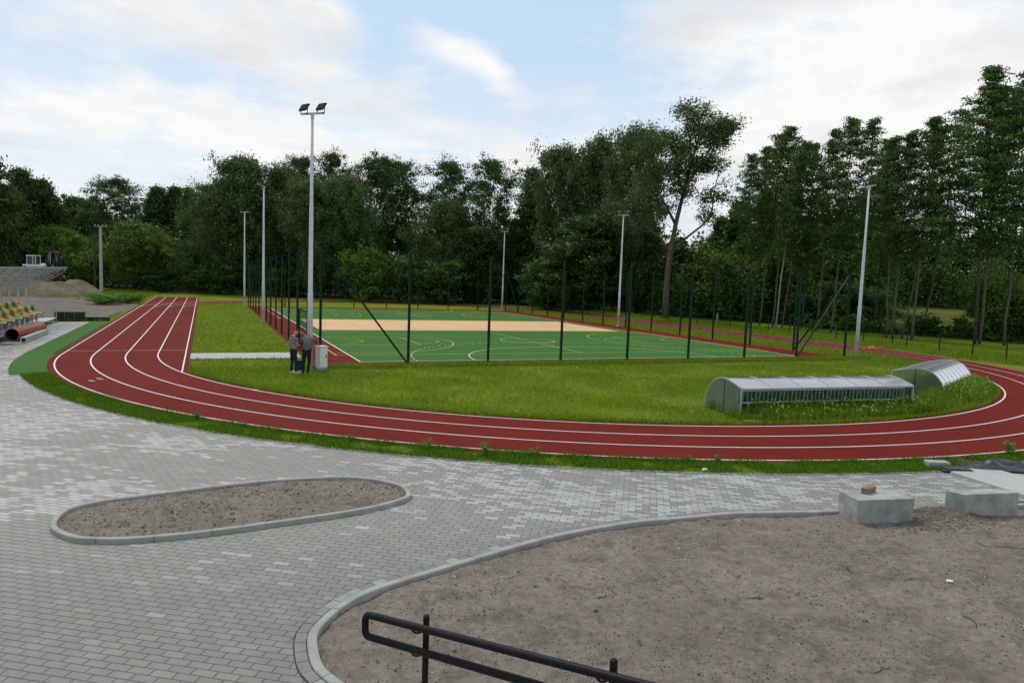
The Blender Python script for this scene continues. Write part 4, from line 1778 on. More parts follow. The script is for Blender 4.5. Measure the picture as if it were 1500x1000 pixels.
# orange-brown pipe and grey tube on the paving
pp = thing('drain_pipe', 'wide orange-brown plastic drain pipe lying on the paving before the grandstand', 'pipe')
a, b_ = Vector((-13.62, 11.9, .33)), Vector((-13.25, 16.7, .33))
mb = MB()
dr = (b_ - a)
ring = 20
pts_o = [a, a + dr * .08, a + dr * .085, b_]
mb.tube(pts_o, [.335, .335, .315, .315], ring, False)
mb.build('barrel', M['terracotta'], pp, True)
mb = MB()
mb.tube([a, b_], [.295, .295], ring, False)
vs = []
mb.build('bore', M['inside'], pp, True)
mb = MB()
dn = dr.normalized()
sd = dn.cross(Vector((0, 0, 1))).normalized()
for e in (a, b_):
    vs = []
    for k in range(ring):
        th = 2 * PI * k / ring
        q = sd * math.cos(th) + Vector((0, 0, 1)) * math.sin(th)
        vs += [e + q * (.336 if e is a else .316), e + q * .294]
    mb.add(vs, [(2 * k, 2 * ((k + 1) % ring), 2 * ((k + 1) % ring) + 1, 2 * k + 1) for k in range(ring)])
mb.build('rim', M['terracotta'], pp)
tb = MB()
a, b_ = Vector((-12.98, 11.1, .14)), Vector((-12.93, 16.3, .14))
sd = Vector((1, 0, 0))
vs = []
for e in (a, b_):
    for k_ in (.13, .085):
        for x_, z_ in ((-1, -1), (1, -1), (1, 1), (-1, 1)):
            vs.append(e + Vector((x_ * k_, 0, z_ * k_)))
fs = []
for k in range(4):
    k2 = (k + 1) % 4
    fs += [(k, k2, 8 + k2, 8 + k), (4 + k2, 4 + k, 12 + k, 12 + k2), (k2, k, 4 + k, 4 + k2), (8 + k, 8 + k2, 12 + k2, 12 + k)]
tb.add(vs, fs)
tag(recalc(tb.build('steel_tube', M['galv'])), 'square grey steel tube lying beside the orange-brown pipe', 'tube')

# bundles of green fence panels
mb = MB()
c = (at(83, 470) + at(123, 470)) / 2
for k in range(9):
    mb.box((c.x - .1, c.y + .12 * k, .34), (1.75, .05, .56), 0, 0)
for k in range(4):
    mb.box((c.x - .1, c.y + .45, .10 + .16 * k), (1.80, 1.06, .02))
for x_ in (-.35, .25):
    mb.box((c.x + x_, c.y - .04, .34), (.03, .02, .58), 0, 1)
tag(mb.build('panel_bundle', [M['bundle'], M['steel']]), 'strapped upright bundle of dark green fence panels at the end of the grandstand', 'fence panels')
mb = MB()
c = (at(124, 469.5) + at(160, 469.5)) / 2
for k in range(4):
    mb.box((c.x, c.y + .4, .05 + .065 * k), (1.55 - .05 * k, 1.0, .045), R(1.5 * k))
tag(mb.build('panel_stack', M['bundle']), 'flat low stack of dark green fence panels beside the track', 'fence panels')

# ------------------------------------------------------------------ excavator on the mound
ex0 = column(62, 88.5)
ex = thing('excavator', 'muddy crawler excavator with a white cab parked on the earth mound', 'excavator', (ex0.x, ex0.y, 1.80), ANG_RT)
for s_ in (-1, 1):
    mb = MB()
    prof = [(-1.9, .02), (1.9, .02), (2.15, .22), (2.2, .42), (2.05, .66), (1.8, .78), (-1.8, .78), (-2.05, .66), (-2.2, .42), (-2.15, .22)]
    y0 = s_ * 1.0
    npf = len(prof)
    vs = [(x, y0 - .25, zz) for x, zz in prof] + [(x, y0 + .25, zz) for x, zz in prof]
    mb.add(vs, [tuple(range(npf)), tuple(range(2 * npf - 1, npf - 1, -1))] + [(i, (i + 1) % npf, npf + (i + 1) % npf, npf + i) for i in range(npf)])
    for k in range(16):
        mb.box((-1.85 + k * .247, y0, .795), (.12, .52, .03))
    for x_ in (-1.75, 1.75):
        mb.tube([(x_, y0 - .28, .4), (x_, y0 + .28, .4)], .33, 14)
    for k in range(5):
        mb.tube([(-1.1 + k * .55, y0 - .27, .2), (-1.1 + k * .55, y0 + .27, .2)], .14, 10)
    recalc(mb.build('crawler_track', M['machine'], ex))
mb = MB()
mb.box((0, 0, .86), (1.3, 1.3, .22))
mb.box((-.3, 0, 1.33), (3.2, 2.1, .72))
mb.box((-1.65, 0, 1.35), (.5, 2.1, .86))
bevel(mb.build('body', M['machine'], ex), .05)
mb = MB()
mb.box((-.55, 0, 1.82), (2.6, 2.0, .24))
mb.box((.1, .3, 2.0), (.9, 1.2, .24))
bevel(mb.build('engine_cover', M['white'], ex), .04)
cabn = MB()
x0, x1, y0, y1, z0, z1 = -1.25, -.15, -1.02, -.15, 1.86, 3.02
for x_ in (x0, x1):
    for y_ in (y0, y1):
        cabn.bar((x_, y_, z0), (x_, y_, z1), .05)
cabn.box(((x0 + x1) / 2, (y0 + y1) / 2, z1 + .03), (x1 - x0 + .12, y1 - y0 + .12, .10))
cabn.bar((x1 - .35, y0, z0), (x1 - .35, y0, z1), .05)
cabn.box(((x0 + x1) / 2, (y0 + y1) / 2, z0 + .04), (x1 - x0, y1 - y0, .10))
co = cabn.build('cab', M['white'], ex)
mb = MB()
mb.box(((x0 + x1) / 2, (y0 + y1) / 2, (z0 + z1) / 2), (x1 - x0 - .05, y1 - y0 - .05, z1 - z0 - .12))
mb.build('window', M['glassdark'], co)
mb = MB()
mb.tube([(.75, 0, 1.5), (.95, 0, 2.6), (1.15, 0, 3.45), (1.6, 0, 3.55), (2.0, 0, 3.3)], [.30, .34, .30, .28, .24], 6)
mb.tube([(.45, -.18, 1.6), (.9, -.18, 2.9)], .07, 8)
mb.tube([(.45, .18, 1.6), (.9, .18, 2.9)], .07, 8)
mb.build('boom', M['darkmetal'], ex)
mb = MB()
mb.tube([(1.95, 0, 3.5), (1.98, 0, 2.6), (1.85, 0, 1.75)], [.27, .25, .18], 6)
mb.tube([(1.5, 0, 3.62), (2.15, 0, 3.4)], .06, 8)
st = mb.build('stick', M['darkmetal'], ex)
mb = MB()
pr = [(1.5, 1.75), (2.1, 1.8), (2.3, 1.35), (2.15, .95), (1.75, .85), (1.55, 1.2)]
vs = [(x_, -.5, z_) for x_, z_ in pr] + [(x_, .5, z_) for x_, z_ in pr]
mb.add(vs, [tuple(range(6)), tuple(range(11, 5, -1))] + [(i, (i + 1) % 6, 6 + (i + 1) % 6, 6 + i) for i in range(6)])
recalc(mb.build('bucket', M['darkmetal'], ex))
mb = MB()
for y_, z_ in ((-.22, .0), (.22, .05)):
    mb.tube([(1.0, y_ * 1.7, 2.4 + z_), (1.15, y_ * 1.7, 3.2), (1.3, y_ * 1.7, 3.5)], .022, 5)
    mb.tube([(1.85, y_ * 1.5, 3.3), (2.0, y_ * 1.5, 2.9), (2.05, y_ * 1.4, 2.3)], .02, 5)
mb.tube([(1.2, -.3, 2.0), (1.25, -.3, 3.3)], .03, 6)
mb.build('hose', M['galv'], ex)

# ------------------------------------------------------------------ utility poles
up0 = column(148, 102)
t = thing('utility_pole', 'pale concrete utility pole with a short crossarm before the trees at the left', 'utility pole', (up0.x, up0.y, 0), ANG_RT)
mb = MB()
mb.box((0, 0, 4.75), (.36, .32, 9.5), 0, 0, .8)
mb.build('pole', M['slab'], t)
mb = MB()
mb.bar((-.9, 0, 9.5), (.9, 0, 9.5), .13)
ca_ = mb.build('crossarm', M['steel'], t)
for x_ in (-.8, -.3, .3, .8):
    mb = MB()
    mb.tube([(x_, 0, 9.55), (x_, 0, 9.66), (x_, 0, 9.78)], [.03, .07, .05], 8)
    mb.build('insulator', M['cabinet'], ca_)
up1 = column(138.5, 104)
t = thing('utility_pole', 'thin dark wooden utility pole just left of the concrete one', 'utility pole', (up1.x, up1.y, 0), ANG_RT)
mb = MB()
mb.tube([(0, 0, 0), (0, 0, 8.0)], [.17, .12], 8)
mb.build('pole', M['bark'], t)
mb = MB()
mb.bar((-.6, 0, 7.8), (.6, 0, 7.8), .09)
mb.build('crossarm', M['bark'], t)

# ------------------------------------------------------------------ concrete blocks and bits at the right
def block(name, label, px3, h, group):
    a, b_, c = (at(*q) for q in px3)       # back-left, front-left, front-right ground corners
    d = a + (c - b_)
    t = MB()
    base = [b_, c, d, a]
    cen = sum(base, Vector()) / 4
    vs = [(*(cen + (p - cen) * 1.0).xy, -.14) for p in base] + [(*(cen + (p - cen) * 1.01).xy, h) for p in base]
    t.add(vs, [(3, 2, 1, 0), (4, 5, 6, 7), (0, 1, 5, 4), (1, 2, 6, 5), (2, 3, 7, 6), (3, 0, 4, 7)])
    o = tag(bevel(recalc(t.build(name, M['conc'])), .012), label, 'concrete block', group)
    return o, cen


b1, c1 = block('concrete_block', 'rough concrete block at the kerb with a wood offcut on top', [(1227, 749), (1256, 764), (1337, 761)], .40, 'concrete footing blocks at the edge of the bed')
b2, c2 = block('concrete_block', 'stained concrete block beside the pale slab at the right', [(1383, 747.5), (1411, 754.5), (1490, 751)], .40, 'concrete footing blocks at the edge of the bed')
mb = MB()
mb.box((0, 0, .055), (.34, .115, .11), 0)
o = bevel(mb.build('wood_offcut', M['timber']), .006)
q = at(1272, 721, .40)
o.location = (q.x, q.y, .40)
o.rotation_euler = (0, 0, R(14))
tag(o, 'short brown timber offcut lying on the left concrete block', 'wood offcut')
q = at(1372, 685)
mb = MB()
for k in range(2):
    mb.box((0, 0, .035 + .075 * k), (.50, .26, .07), R(2 * k))
o = bevel(mb.build('paver_stack', M['conc']), .006)
o.location = (q.x, q.y, .02)
o.rotation_euler = (0, 0, R(-28))
tag(o, 'small stack of grey concrete slabs on the edge of the grass verge', 'slabs')
q = at(1398, 690)
mb = MB()
mb.box((0, 0, .025), (.72, .34, .02))
mb.box((.05, .03, .045), (.60, .30, .015), R(7))
mb.box((-.08, .02, .06), (.40, .26, .012), R(-9))
o = mb.build('slate_boards', M['slate'])
o.location = (q.x, q.y, .02)
o.rotation_euler = (0, 0, R(-24))
tag(o, 'dark flat boards lying between the small slab stack and the pale pad', 'boards')
# crumpled black film
mb = MB()
nx, ny = 64, 30
q = at(1478, 686)
vs = []
for j in range(ny + 1):
    for i in range(nx + 1):
        x, y = -1.15 + 2.6 * i / nx, -.42 + .84 * j / ny
        e = min(1, 4 * min(i / nx, 1 - i / nx)) * min(1, 3 * min(j / ny, 1 - j / ny))
        v = Vector((x * 1.3, y * 2.6, 1.7))
        rg = abs(mnoise.fractal(v, .8, 2.2, 4))
        zz = .012 + e * (.05 + .11 * (1 - min(1, rg * 1.6)) + .07 * mnoise.noise(v * .6))
        x2 = x + .10 * mnoise.noise(Vector((x * 3, y * 3, 5)))
        y2 = y + .14 * mnoise.noise(Vector((x * 2, y * 3, 9)))
        vs.append((x2, y2, max(.01, zz)))
fs = [(j * (nx + 1) + i, j * (nx + 1) + i + 1, (j + 1) * (nx + 1) + i + 1, (j + 1) * (nx + 1) + i) for j in range(ny) for i in range(nx)]
mb.add(vs, fs)
o = mb.build('plastic_sheet', M['sheet'], None, True)
o.location = (q.x, q.y, .03)
o.rotation_euler = (0, 0, R(-22))
tag(o, 'crumpled black plastic sheet heaped on the verge beside the pale slab', 'plastic sheet')
# litter
q = at(1391, 849)
mb = MB()
mb.box((0, 0, .018), (.085, .045, .03))
o = bevel(mb.build('foam_scrap', M['white']), .008)
o.location = (q.x, q.y, BEDZ + .015 + soil_h(q.x, q.y))
o.rotation_euler = (R(8), 0, R(-30))
tag(o, 'white foam scrap lying on the bare soil at the right', 'litter')
q = at(1032, 690.5)
mb = MB()
mb.tube([(-.05, 0, .035), (.05, 0, .035)], .033, 10)
mb.tube([(.05, 0, .035), (.075, 0, .035)], [.03, .014], 10)
o = mb.build('plastic_cup', M['white'], None, True)
o.location = (q.x, q.y, .01)
tag(o, 'small white plastic cup on the paving at the verge edge', 'litter')
# tangled orange tape on the far track edge
mb = MB()
q0 = at(1277, 511)
for k in range(6):
    c = Vector((q0.x + random.uniform(-1.6, 1.8), q0.y + random.uniform(-.5, .5), .05))
    pts = [c + Vector((random.uniform(-.6, .6), random.uniform(-.3, .3), random.uniform(0, .18))) for _ in range(5)]
    mb.tube(pts, .02, 4)
tag(mb.build('barrier_tape', M['tape']), 'tangled orange barrier tape lying on the far track near the right floodlight pole', 'tape')
# dark stain-like drain cover at the left edge
q = at(3, 505)
mb = MB()
mb.box((0, 0, .012), (1.0, .55, .02))
for k in range(8):
    mb.box((-.42 + k * .12, 0, .024), (.05, .45, .008))
o = mb.build('drain_cover', M['slate'])
o.location = (q.x, q.y, 0)
o.rotation_euler = (0, 0, R(20))
tag(o, 'dark metal drain cover in the paving near the orange-brown pipe', 'drain cover')

# ------------------------------------------------------------------ black handrail
hr = thing('handrail', 'black double tube handrail sloping down over the bare soil', 'handrail')
pa, pb = deep(536, 899, 4.85), deep(893, 990, 3.58)
drn = (pb - pa)
pc = pa + drn * 1.6
h_sep = Vector((0, 0, .155))
RT_ = .0245


def rail_path():
    d = drn.normalized()
    pts = [pc, pb, pa + d * .04]
    r_ = .045
    # rounded return bend at the end
    cen_u = pa - Vector((0, 0, r_)) + d * .04
    for k in range(1, 7):
        th = PI / 2 + (PI / 2) * k / 6
        pts.append(cen_u + d * (r_ * math.cos(th)) + Vector((0, 0, r_ * math.sin(th))))
    cen_l = pa - h_sep + Vector((0, 0, r_)) + d * .04
    for k in range(0, 7):
        th = PI + (PI / 2) * k / 6
        pts.append(cen_l + d * (r_ * math.cos(th)) + Vector((0, 0, r_ * math.sin(th))))
    pts += [pb - h_sep, pc - h_sep]
    return pts


mb = MB()
mb.tube(rail_path(), RT_, 16)
mb.build('rail', M['black'], hr, True)
back = Vector((drn.y, -drn.x, 0)).normalized()
if back.dot(FW) < 0:
    back = -back
for px, t_ in ((624, None), (898, None), (1300, None)):
    # parameter along the rail closest to the image column
    best, bt = 1e9, 0
    for k in range(0, 400):
        t2 = k / 250
        pt = pa + drn * t2 + back * .075
        rel = pt - CAM
        x_ = 750 + F * rel.dot(RT) / rel.dot(FW)
        if abs(x_ - px) < best:
            best, bt = abs(x_ - px), t2
    pt = pa + drn * bt + back * .075
    base = pt.z - 0.9
    mb = MB()
    mb.tube([(pt.x, pt.y, base), (pt.x, pt.y, pt.z + .048), (pt.x, pt.y, pt.z + .055)], [.021, .021, .017], 14)
    mb.tube([(pt.x, pt.y, base), (pt.x, pt.y, base + .008)], .05, 12)
    po = mb.build('post', M['black'], hr, True)
    for dz in (0, -.155):
        mb = MB()
        c0 = pa + drn * bt + Vector((0, 0, dz))
        side = drn.normalized()
        pts = []
        for k in range(9):
            th = PI * k / 8
            pts.append(c0 - side * .055 + back * (.0375 - .0375 * math.cos(th)) + Vector((0, 0, -.02 - .035 * math.sin(th))) + side * (.055 * k / 8))
        mb.tube(pts, .007, 7)
        mb.build('bracket', M['black'], po, True)
# ramp carrying the rail
mb = MB()
e0 = pa - drn * .15 + back * .12
e1 = pc + back * .12
i0, i1 = e0 - back * 1.4, e1 - back * 1.4
vs = [(*e0.xy, e0.z - .9), (*e1.xy, e1.z - .9), (*i1.xy, e1.z - .9), (*i0.xy, e0.z - .9)]
vs += [(x_, y_, -.05) for x_, y_, _ in vs]
mb.add(vs, [(0, 1, 2, 3), (7, 6, 5, 4), (0, 4, 5, 1), (1, 5, 6, 2), (2, 6, 7, 3), (3, 7, 4, 0)])
kind(recalc(mb.build('ramp', M['slab'])))

# ------------------------------------------------------------------ trees
def leaf_mesh(name, cen, size, mat, flat=0.35, sizevar=0.4, outward=None, tint=None):
    """diamond leaf sprays, one small quad each"""
    cen = np.asarray(cen)
    n_ = len(cen)
    nrm = rng.normal(size=(n_, 3))
    if outward is None:
        nrm[:, 2] = np.abs(nrm[:, 2]) + flat
    else:
        nrm = nrm * .55 + np.asarray(outward) * .9
        nrm[:, 2] += flat
    nrm /= np.linalg.norm(nrm, axis=1)[:, None]
    t = rng.normal(size=(n_, 3))
    t -= nrm * (t * nrm).sum(1)[:, None]
    t /= np.linalg.norm(t, axis=1)[:, None]
    b_ = np.cross(nrm, t)
    s = size * (1 + rng.uniform(-sizevar, sizevar, n_))[:, None]
    fold = nrm * s * .18
    V = np.stack([cen - t * s, cen - b_ * s * .52 + fold, cen + t * s, cen + b_ * s * .52 + fold], 1).reshape(-1, 3)
    me = bpy.data.meshes.new(name)
    me.vertices.add(4 * n_)
    me.vertices.foreach_set('co', V.astype(np.float32).ravel())
    me.loops.add(4 * n_)
    me.loops.foreach_set('vertex_index', np.arange(4 * n_, dtype=np.int32))
    me.polygons.add(n_)
    me.polygons.foreach_set('loop_start', (np.arange(n_) * 4).astype(np.int32))
    me.update(calc_edges=True)
    me.validate()
    if tint is not None:
        at_ = me.attributes.new('tint', 'FLOAT', 'FACE')
        at_.data.foreach_set('value', np.asarray(tint, dtype=np.float32))
    me.materials.append(mat)
    return me


def shape_f(kind_, t):
    """crown half width (0..1) at height fraction t of the crown"""
    if kind_ == 'oval':
        return max(0.08, math.sin(PI * min(1, t * .90 + .10)) ** .55)
    if kind_ == 'cone':
        return max(0.06, (1 - t) ** .75 * min(1, .45 + t * 3))
    if kind_ == 'top':
        return max(0.12, (.30 + .85 * t) if t < .65 else (.85 * (1 - t) / .35) ** .6)
    if kind_ == 'col':
        return max(0.07, min(1, .45 + 1.8 * t) * (1 - t) ** .80)
    return 1.0


def make_tree(key, h, cb, cr, shp, nbr, leaf, per, csize, mat, bark, tr=.2, rise=.5, sub=3, wander=.25, seed=0, droop=0.0, ratio=(.55, .55, .36), uneven=0.0):
    rn = random.Random(seed)
    mb = MB()
    path, rad = [], []
    ox = oy = 0.0
    ns = 10
    for i in range(ns + 1):
        t = i / ns
        path.append(Vector((ox, oy, h * .95 * t - .1)))
        rad.append(tr * (1 - t) ** .8 * (1.0 + (.25 if i == 0 else 0)) + .02)
        ox += rn.uniform(-1, 1) * wander
        oy += rn.uniform(-1, 1) * wander
    mb.tube(path, rad, 9)
    cen, outw, tints = [], [], []
    for k in range(nbr):
        t = (k + rn.random()) / nbr
        zf = cb + (.97 - cb) * t
        f_ = zf / .95 * ns
        i = min(ns - 1, int(f_))
        p0 = path[i].lerp(path[i + 1], min(1, f_ - i))
        az = k * 2.39996 + rn.uniform(-.4, .4)
        ln = cr * shape_f(shp, t) * (rn.uniform(.35, 1.35) if uneven > .5 else rn.uniform(.55, 1.18))
        if uneven and rn.random() < .10:
            continue
        d = Vector((math.cos(az), math.sin(az), rise * rn.uniform(.5, 1.4) + 1.6 * uneven * t ** 3))
        pts = [p0]
        for q in (.35, .7, 1.0):
            sag = -droop * q * q * ln
            pts.append(p0 + d * (ln * q) + Vector((rn.uniform(-.12, .12) * ln, rn.uniform(-.12, .12) * ln, sag + rn.uniform(-.05, .08) * ln)))
        r0 = max(.025, rad[i] * .38)
        mb.tube(pts, [r0, r0 * .7, r0 * .42, .012], 5, False)
        for q in range(sub):
            u = .38 + .62 * (q + rn.random()) / sub
            j = min(2, int(u * 3))
            c = pts[j].lerp(pts[j + 1], u * 3 - j)
            c = c + Vector((rn.gauss(0, .16), rn.gauss(0, .16), rn.gauss(0, .10))) * ln
            rr = csize * rn.uniform(.65, 1.25) * (1 - .55 * uneven * t ** 2)
            m_ = int(per * rn.uniform(.6, 1.3) * (1 - .5 * uneven * t ** 2)) + 1
            g3 = rng.normal(size=(m_, 3)) * np.array(ratio) * rr
            if droop > 0:
                g3[:, 2] -= np.abs(g3[:, 0]) * .3
            cen.append(np.array(c) + g3)
            outw.append(g3 / (np.linalg.norm(g3, axis=1)[:, None] + 1e-6))
            tints.append(np.full(m_, rn.uniform(-.28, .30)))
    cen, outw, tints = np.concatenate(cen), np.concatenate(outw), np.concatenate(tints)
    keep = cen[:, 2] > .15
    cen, outw, tints = cen[keep], outw[keep], tints[keep]
    root = bpy.data.objects.new('proto', None)
    COL.objects.link(root)
    tk = mb.build('trunk', bark, root, True)
    cm = leaf_mesh('crown', cen, leaf, mat, .35, .45, outw, tints)
    cro = bpy.data.objects.new('crown', cm)
    COL.objects.link(cro)
    cro.parent = root
    return dict(root=root, h=h, cr=cr, used=False)


K = {}
L1, L2, L3, L4 = M['leaf_alder'], M['leaf_willow'], M['leaf_dark'], M['leaf_light']
bk, bp, bb = M['bark'], M['barkpale'], M['birch']
RA, RW = (.60, .60, .20), (.48, .48, .44)
K['alder1'] = make_tree('alder', 24, .36, 4.9, 'col', 96, .112, 44, .70, L1, bp, .105, .42, 4, .09, 1, 0, RA, 0.62)
K['alder2'] = make_tree('alder', 24, .42, 4.5, 'col', 80, .112, 42, .66, L1, bp, .09, .5, 4, .12, 2, 0, RA, 0.62)
K['alder3'] = make_tree('alder', 24, .28, 4.8, 'col', 104, .115, 46, .72, L1, bk, .11, .36, 4, .09, 3, 0, RA, 0.62)
K['alder4'] = make_tree('alder', 24, .46, 4.3, 'col', 58, .108, 40, .62, L1, bp, .08, .6, 4, .14, 4, 0, RA, 0.62)
K['birch'] = make_tree('birch', 22, .40, 2.6, 'col', 50, .11, 50, .7, L1, bb, .09, .5, 4, .12, 5)
K['willow1'] = make_tree('willow', 17, .06, 6.2, 'oval', 140, .17, 60, 1.1, L2, bp, .16, .5, 5, .2, 6, .05, RW)
K['willow2'] = make_tree('willow', 17, .08, 6.0, 'oval', 130, .17, 60, 1.05, L2, bp, .15, .65, 5, .25, 7, .04, RW)
K['open1'] = make_tree('open', 20, .26, 5.4, 'oval', 96, .15, 58, .9, L3, bk, .15, .5, 5, .2, 8, 0, (.55, .55, .34), 0.15)
K['open2'] = make_tree('open', 20, .34, 5.0, 'oval', 72, .15, 54, .85, L3, bk, .14, .6, 5, .25, 9, 0, (.55, .55, .34), 0.2)
K['dense1'] = make_tree('dense', 15, .03, 4.8, 'oval', 120, .20, 64, 1.0, L3, bk, .18, .45, 4, .2, 10)
K['dense2'] = make_tree('dense', 15, .03, 4.6, 'cone', 120, .19, 60, .9, L3, bk, .18, .25, 4, .15, 11)
K['point'] = make_tree('point', 18, .08, 4.2, 'cone', 120, .17, 52, .74, L3, bk, .16, .25, 4, .12, 12)
K['broad'] = make_tree('broad', 11, .12, 5.4, 'oval', 120, .16, 70, 1.0, L4, bp, .16, .4, 4, .2, 13)
K['bush1'] = make_tree('bush', 4.2, .02, 2.6, 'oval', 64, .13, 50, .6, L1, bk, .07, .6, 4, .1, 14)
K['bush2'] = make_tree('bush', 4.2, .02, 2.6, 'oval', 64, .13, 50, .6, L4, bk, .07, .6, 4, .1, 15)
K['weed'] = make_tree('weed', 2.2, .01, 3.0, 'oval', 60, .10, 60, .5, M['leaf_weed'], M['leaf_weed'], .03, .5, 4, .05, 16)


def plant_tree(key, name, label, cat, px, D, py, wpx=None, lean=0.0, group=None, rz=None, z=0.0):
    k = K[key]
    h = top_z(px, py, D) - z
    r = k['root'] if not k['used'] else copy_tree(k['root'])
    k['used'] = True
    r.name = name
    p = column(px, D)
    r.location = (p.x, p.y, z)
    sz = h / k['h']
    sxy = sz if wpx is None else 1.08 * (wpx * D / F / 2) / k['cr']
    r.scale = (sxy, sxy, sz)
    r.rotation_euler = Matrix.Rotation(lean, 4, FW).to_euler() if lean else (0, 0, 0)
    q = Matrix.Rotation(lean, 4, Vector((FW.x, FW.y, 0)).normalized()) @ Matrix.Rotation(random.uniform(0, 6.28) if rz is None else rz, 4, 'Z')
    r.rotation_euler = q.to_euler()
    r['label'] = label
    r['category'] = cat
    if group:
        r['group'] = group
    return r


AG = 'alders along the right side of the track'
CG = 'trees of the wood edge beyond the court'
for a in [
    ('alder4', 1091, 88, 222, None, 0, 'thin alder just right of the big forked willow'),
    ('alder1', 1103, 80, 208, None, .03, 'slim alder behind the fence post right of the big willow'),
    ('alder2', 1116, 77, 190, None, .04, 'slim alder with a rightward tilt, third right of the big willow'),
    ('alder1', 1135, 75, 178, None, .03, 'tallest alder left of the right floodlight pole group, pointed top'),
    ('alder4', 1149, 73, 200, None, .06, 'thin tilted alder beside the pale birch trunk'),
    ('alder3', 1178, 76, 205, None, 0, 'leafy dark alder between the birch and the paired trunks'),
    ('alder2', 1200, 70, 186, None, .03, 'left one of two close alder trunks above the fence corner brace'),
    ('alder1', 1221, 68, 166, None, .04, 'stout pale-barked alder just left of the right floodlight pole'),
    ('alder4', 1262, 73, 170, None, -.02, 'sparse alder with a feathery top above the right floodlight pole'),
    ('alder3', 1285, 74, 200, None, 0, 'leafy alder just right of the right floodlight pole'),
    ('alder2', 1303, 64, 196, None, -.05, 'thin alder tilting left over the right floodlight pole'),
    ('alder1', 1312, 63.5, 188, None, .01, 'straight alder above the orange tape'),
    ('alder4', 1326, 64, 180, None, .09, 'strongly right-tilting thin alder with dark trunk'),
    ('alder1', 1341, 62, 164, None, .02, 'straight alder rising behind the arched shelter'),
    ('alder2', 1358, 70, 152, None, .10, 'tilted alder standing alone at the edge of the meadow gap'),
    ('alder3', 1434, 60, 93, None, -.03, 'tallest alder with a heavy crown near the right edge'),
    ('alder1', 1441, 60.5, 118, None, .0, 'alder sharing its foot with the tallest one'),
    ('alder4', 1453, 70, 122, None, .04, 'alder behind the tallest pair at the right'),
    ('alder2', 1478, 60, 95, None, .01, 'rightmost fully visible alder with a straight trunk'),
    ('alder1', 1512, 62, 105, None, 0, 'alder cut off by the right edge of the photo'),
]:
    plant_tree(a[0], 'alder_tree', a[6], 'tree', a[1], a[2], a[3], a[4], a[5], AG)
plant_tree('birch', 'birch_tree', 'pale-barked birch tilting among the dark alders', 'tree', 1140, 71, 215, None, .085)
for a in [
    ('dense1', 'leaf_tree', -28, 98, 222, 100, 'dark tree at the left edge behind the grandstand'),
    ('dense2', 'leaf_tree', 32, 112, 246, 84, 'dark tree right of the one at the left edge'),
    ('dense1', 'leaf_tree', 60, 116, 266, 66, 'dark tree sloping down to the sky gap behind the excavator'),
    ('broad', 'broad_tree', 82, 114, 334, 88, 'yellow-green rounded tree behind the excavator'),
    ('dense1', 'leaf_tree', 112, 140, 290, 70, 'distant tree low in the sky gap at the left'),
    ('open2', 'leaf_tree', 174, 136, 264, 84, 'airy tall tree above the concrete utility pole'),
    ('broad', 'broad_tree', 206, 112, 330, 92, 'rounded tree with a short forked trunk at the end of the straight'),
    ('point', 'leaf_tree', 226, 134, 270, 80, 'pointed dark tree left of the pair above the rounded tree'),
    ('point', 'leaf_tree', 252, 136, 270, 80, 'pointed dark tree over the right half of the rounded tree'),
    ('dense2', 'leaf_tree', 276, 132, 274, 54, 'dark tree left of the big willow group'),
    ('willow2', 'willow_tree', 278, 113, 356, 50, 'small grey-green willow low beside the rounded tree'),
    ('open1', 'leaf_tree', 304, 128, 272, 60, 'dark tree behind the left flank of the big willow group'),
    ('willow1', 'willow_tree', 328, 113, 268, 84, 'grey-green willow left of the far left floodlight pole'),
    ('willow2', 'willow_tree', 364, 115, 236, 92, 'highest willow above the far left floodlight pole'),
    ('willow1', 'willow_tree', 408, 117, 248, 80, 'willow right of the pole in the left fence row'),
    ('open1', 'leaf_tree', 434, 127, 232, 66, 'dark crown left of the top of the tall floodlight pole'),
    ('open2', 'leaf_tree', 484, 127, 228, 64, 'dark crown just right of the tall floodlight pole'),
    ('willow2', 'willow_tree', 462, 110, 268, 84, 'willow directly behind the tall floodlight pole'),
    ('willow1', 'willow_tree', 508, 111, 262, 84, 'willow above the long left fence brace'),
    ('open1', 'leaf_tree', 548, 120, 234, 98, 'broad dark tree with sky showing through, left of the centre gap'),
    ('open2', 'leaf_tree', 582, 121, 240, 84, 'dark tree at the left side of the centre sky gap'),
    ('open2', 'leaf_tree', 656, 122, 241, 92, 'airy tree at the right side of the centre sky gap'),
    ('open2', 'leaf_tree', 717, 118, 238, 80, 'sparse dark-stemmed tree with arching branches near the centre'),
    ('willow1', 'willow_tree', 652, 112, 296, 96, 'low wide willow below the airy tree near the centre'),
    ('dense1', 'leaf_tree', 697, 112, 334, 76, 'low dark tree at the foot of the sparse tree'),
    ('point', 'leaf_tree', 777, 116, 244, 88, 'pointed tree behind the far right corner pole'),
    ('dense2', 'leaf_tree', 752, 120, 320, 60, 'low dark tree under the pointed one at the far right corner'),
    ('willow2', 'willow_tree', 826, 106, 222, 92, 'large round willow right of the pointed tree'),
    ('willow1', 'willow_tree', 872, 102, 210, 96, 'tall full willow left of the right-hand midway pole'),
    ('dense1', 'leaf_tree', 848, 96, 318, 110, 'low spreading dark tree in front of the big willows'),
    ('willow2', 'willow_tree', 928, 95, 194, 84, 'tall willow behind the midway pole at the right'),
    ('dense2', 'leaf_tree', 1052, 102, 316, 80, 'dark low tree in the gap right of the forked willow'),
    ('dense1', 'leaf_tree', 930, 98, 330, 90, 'low dark tree left of the forked willow trunk'),
]:
    plant_tree(a[0], a[1], a[6], 'tree', a[2], a[3], a[4], a[5], 0, CG)
BG_ = 'bushes at the foot of the wood'
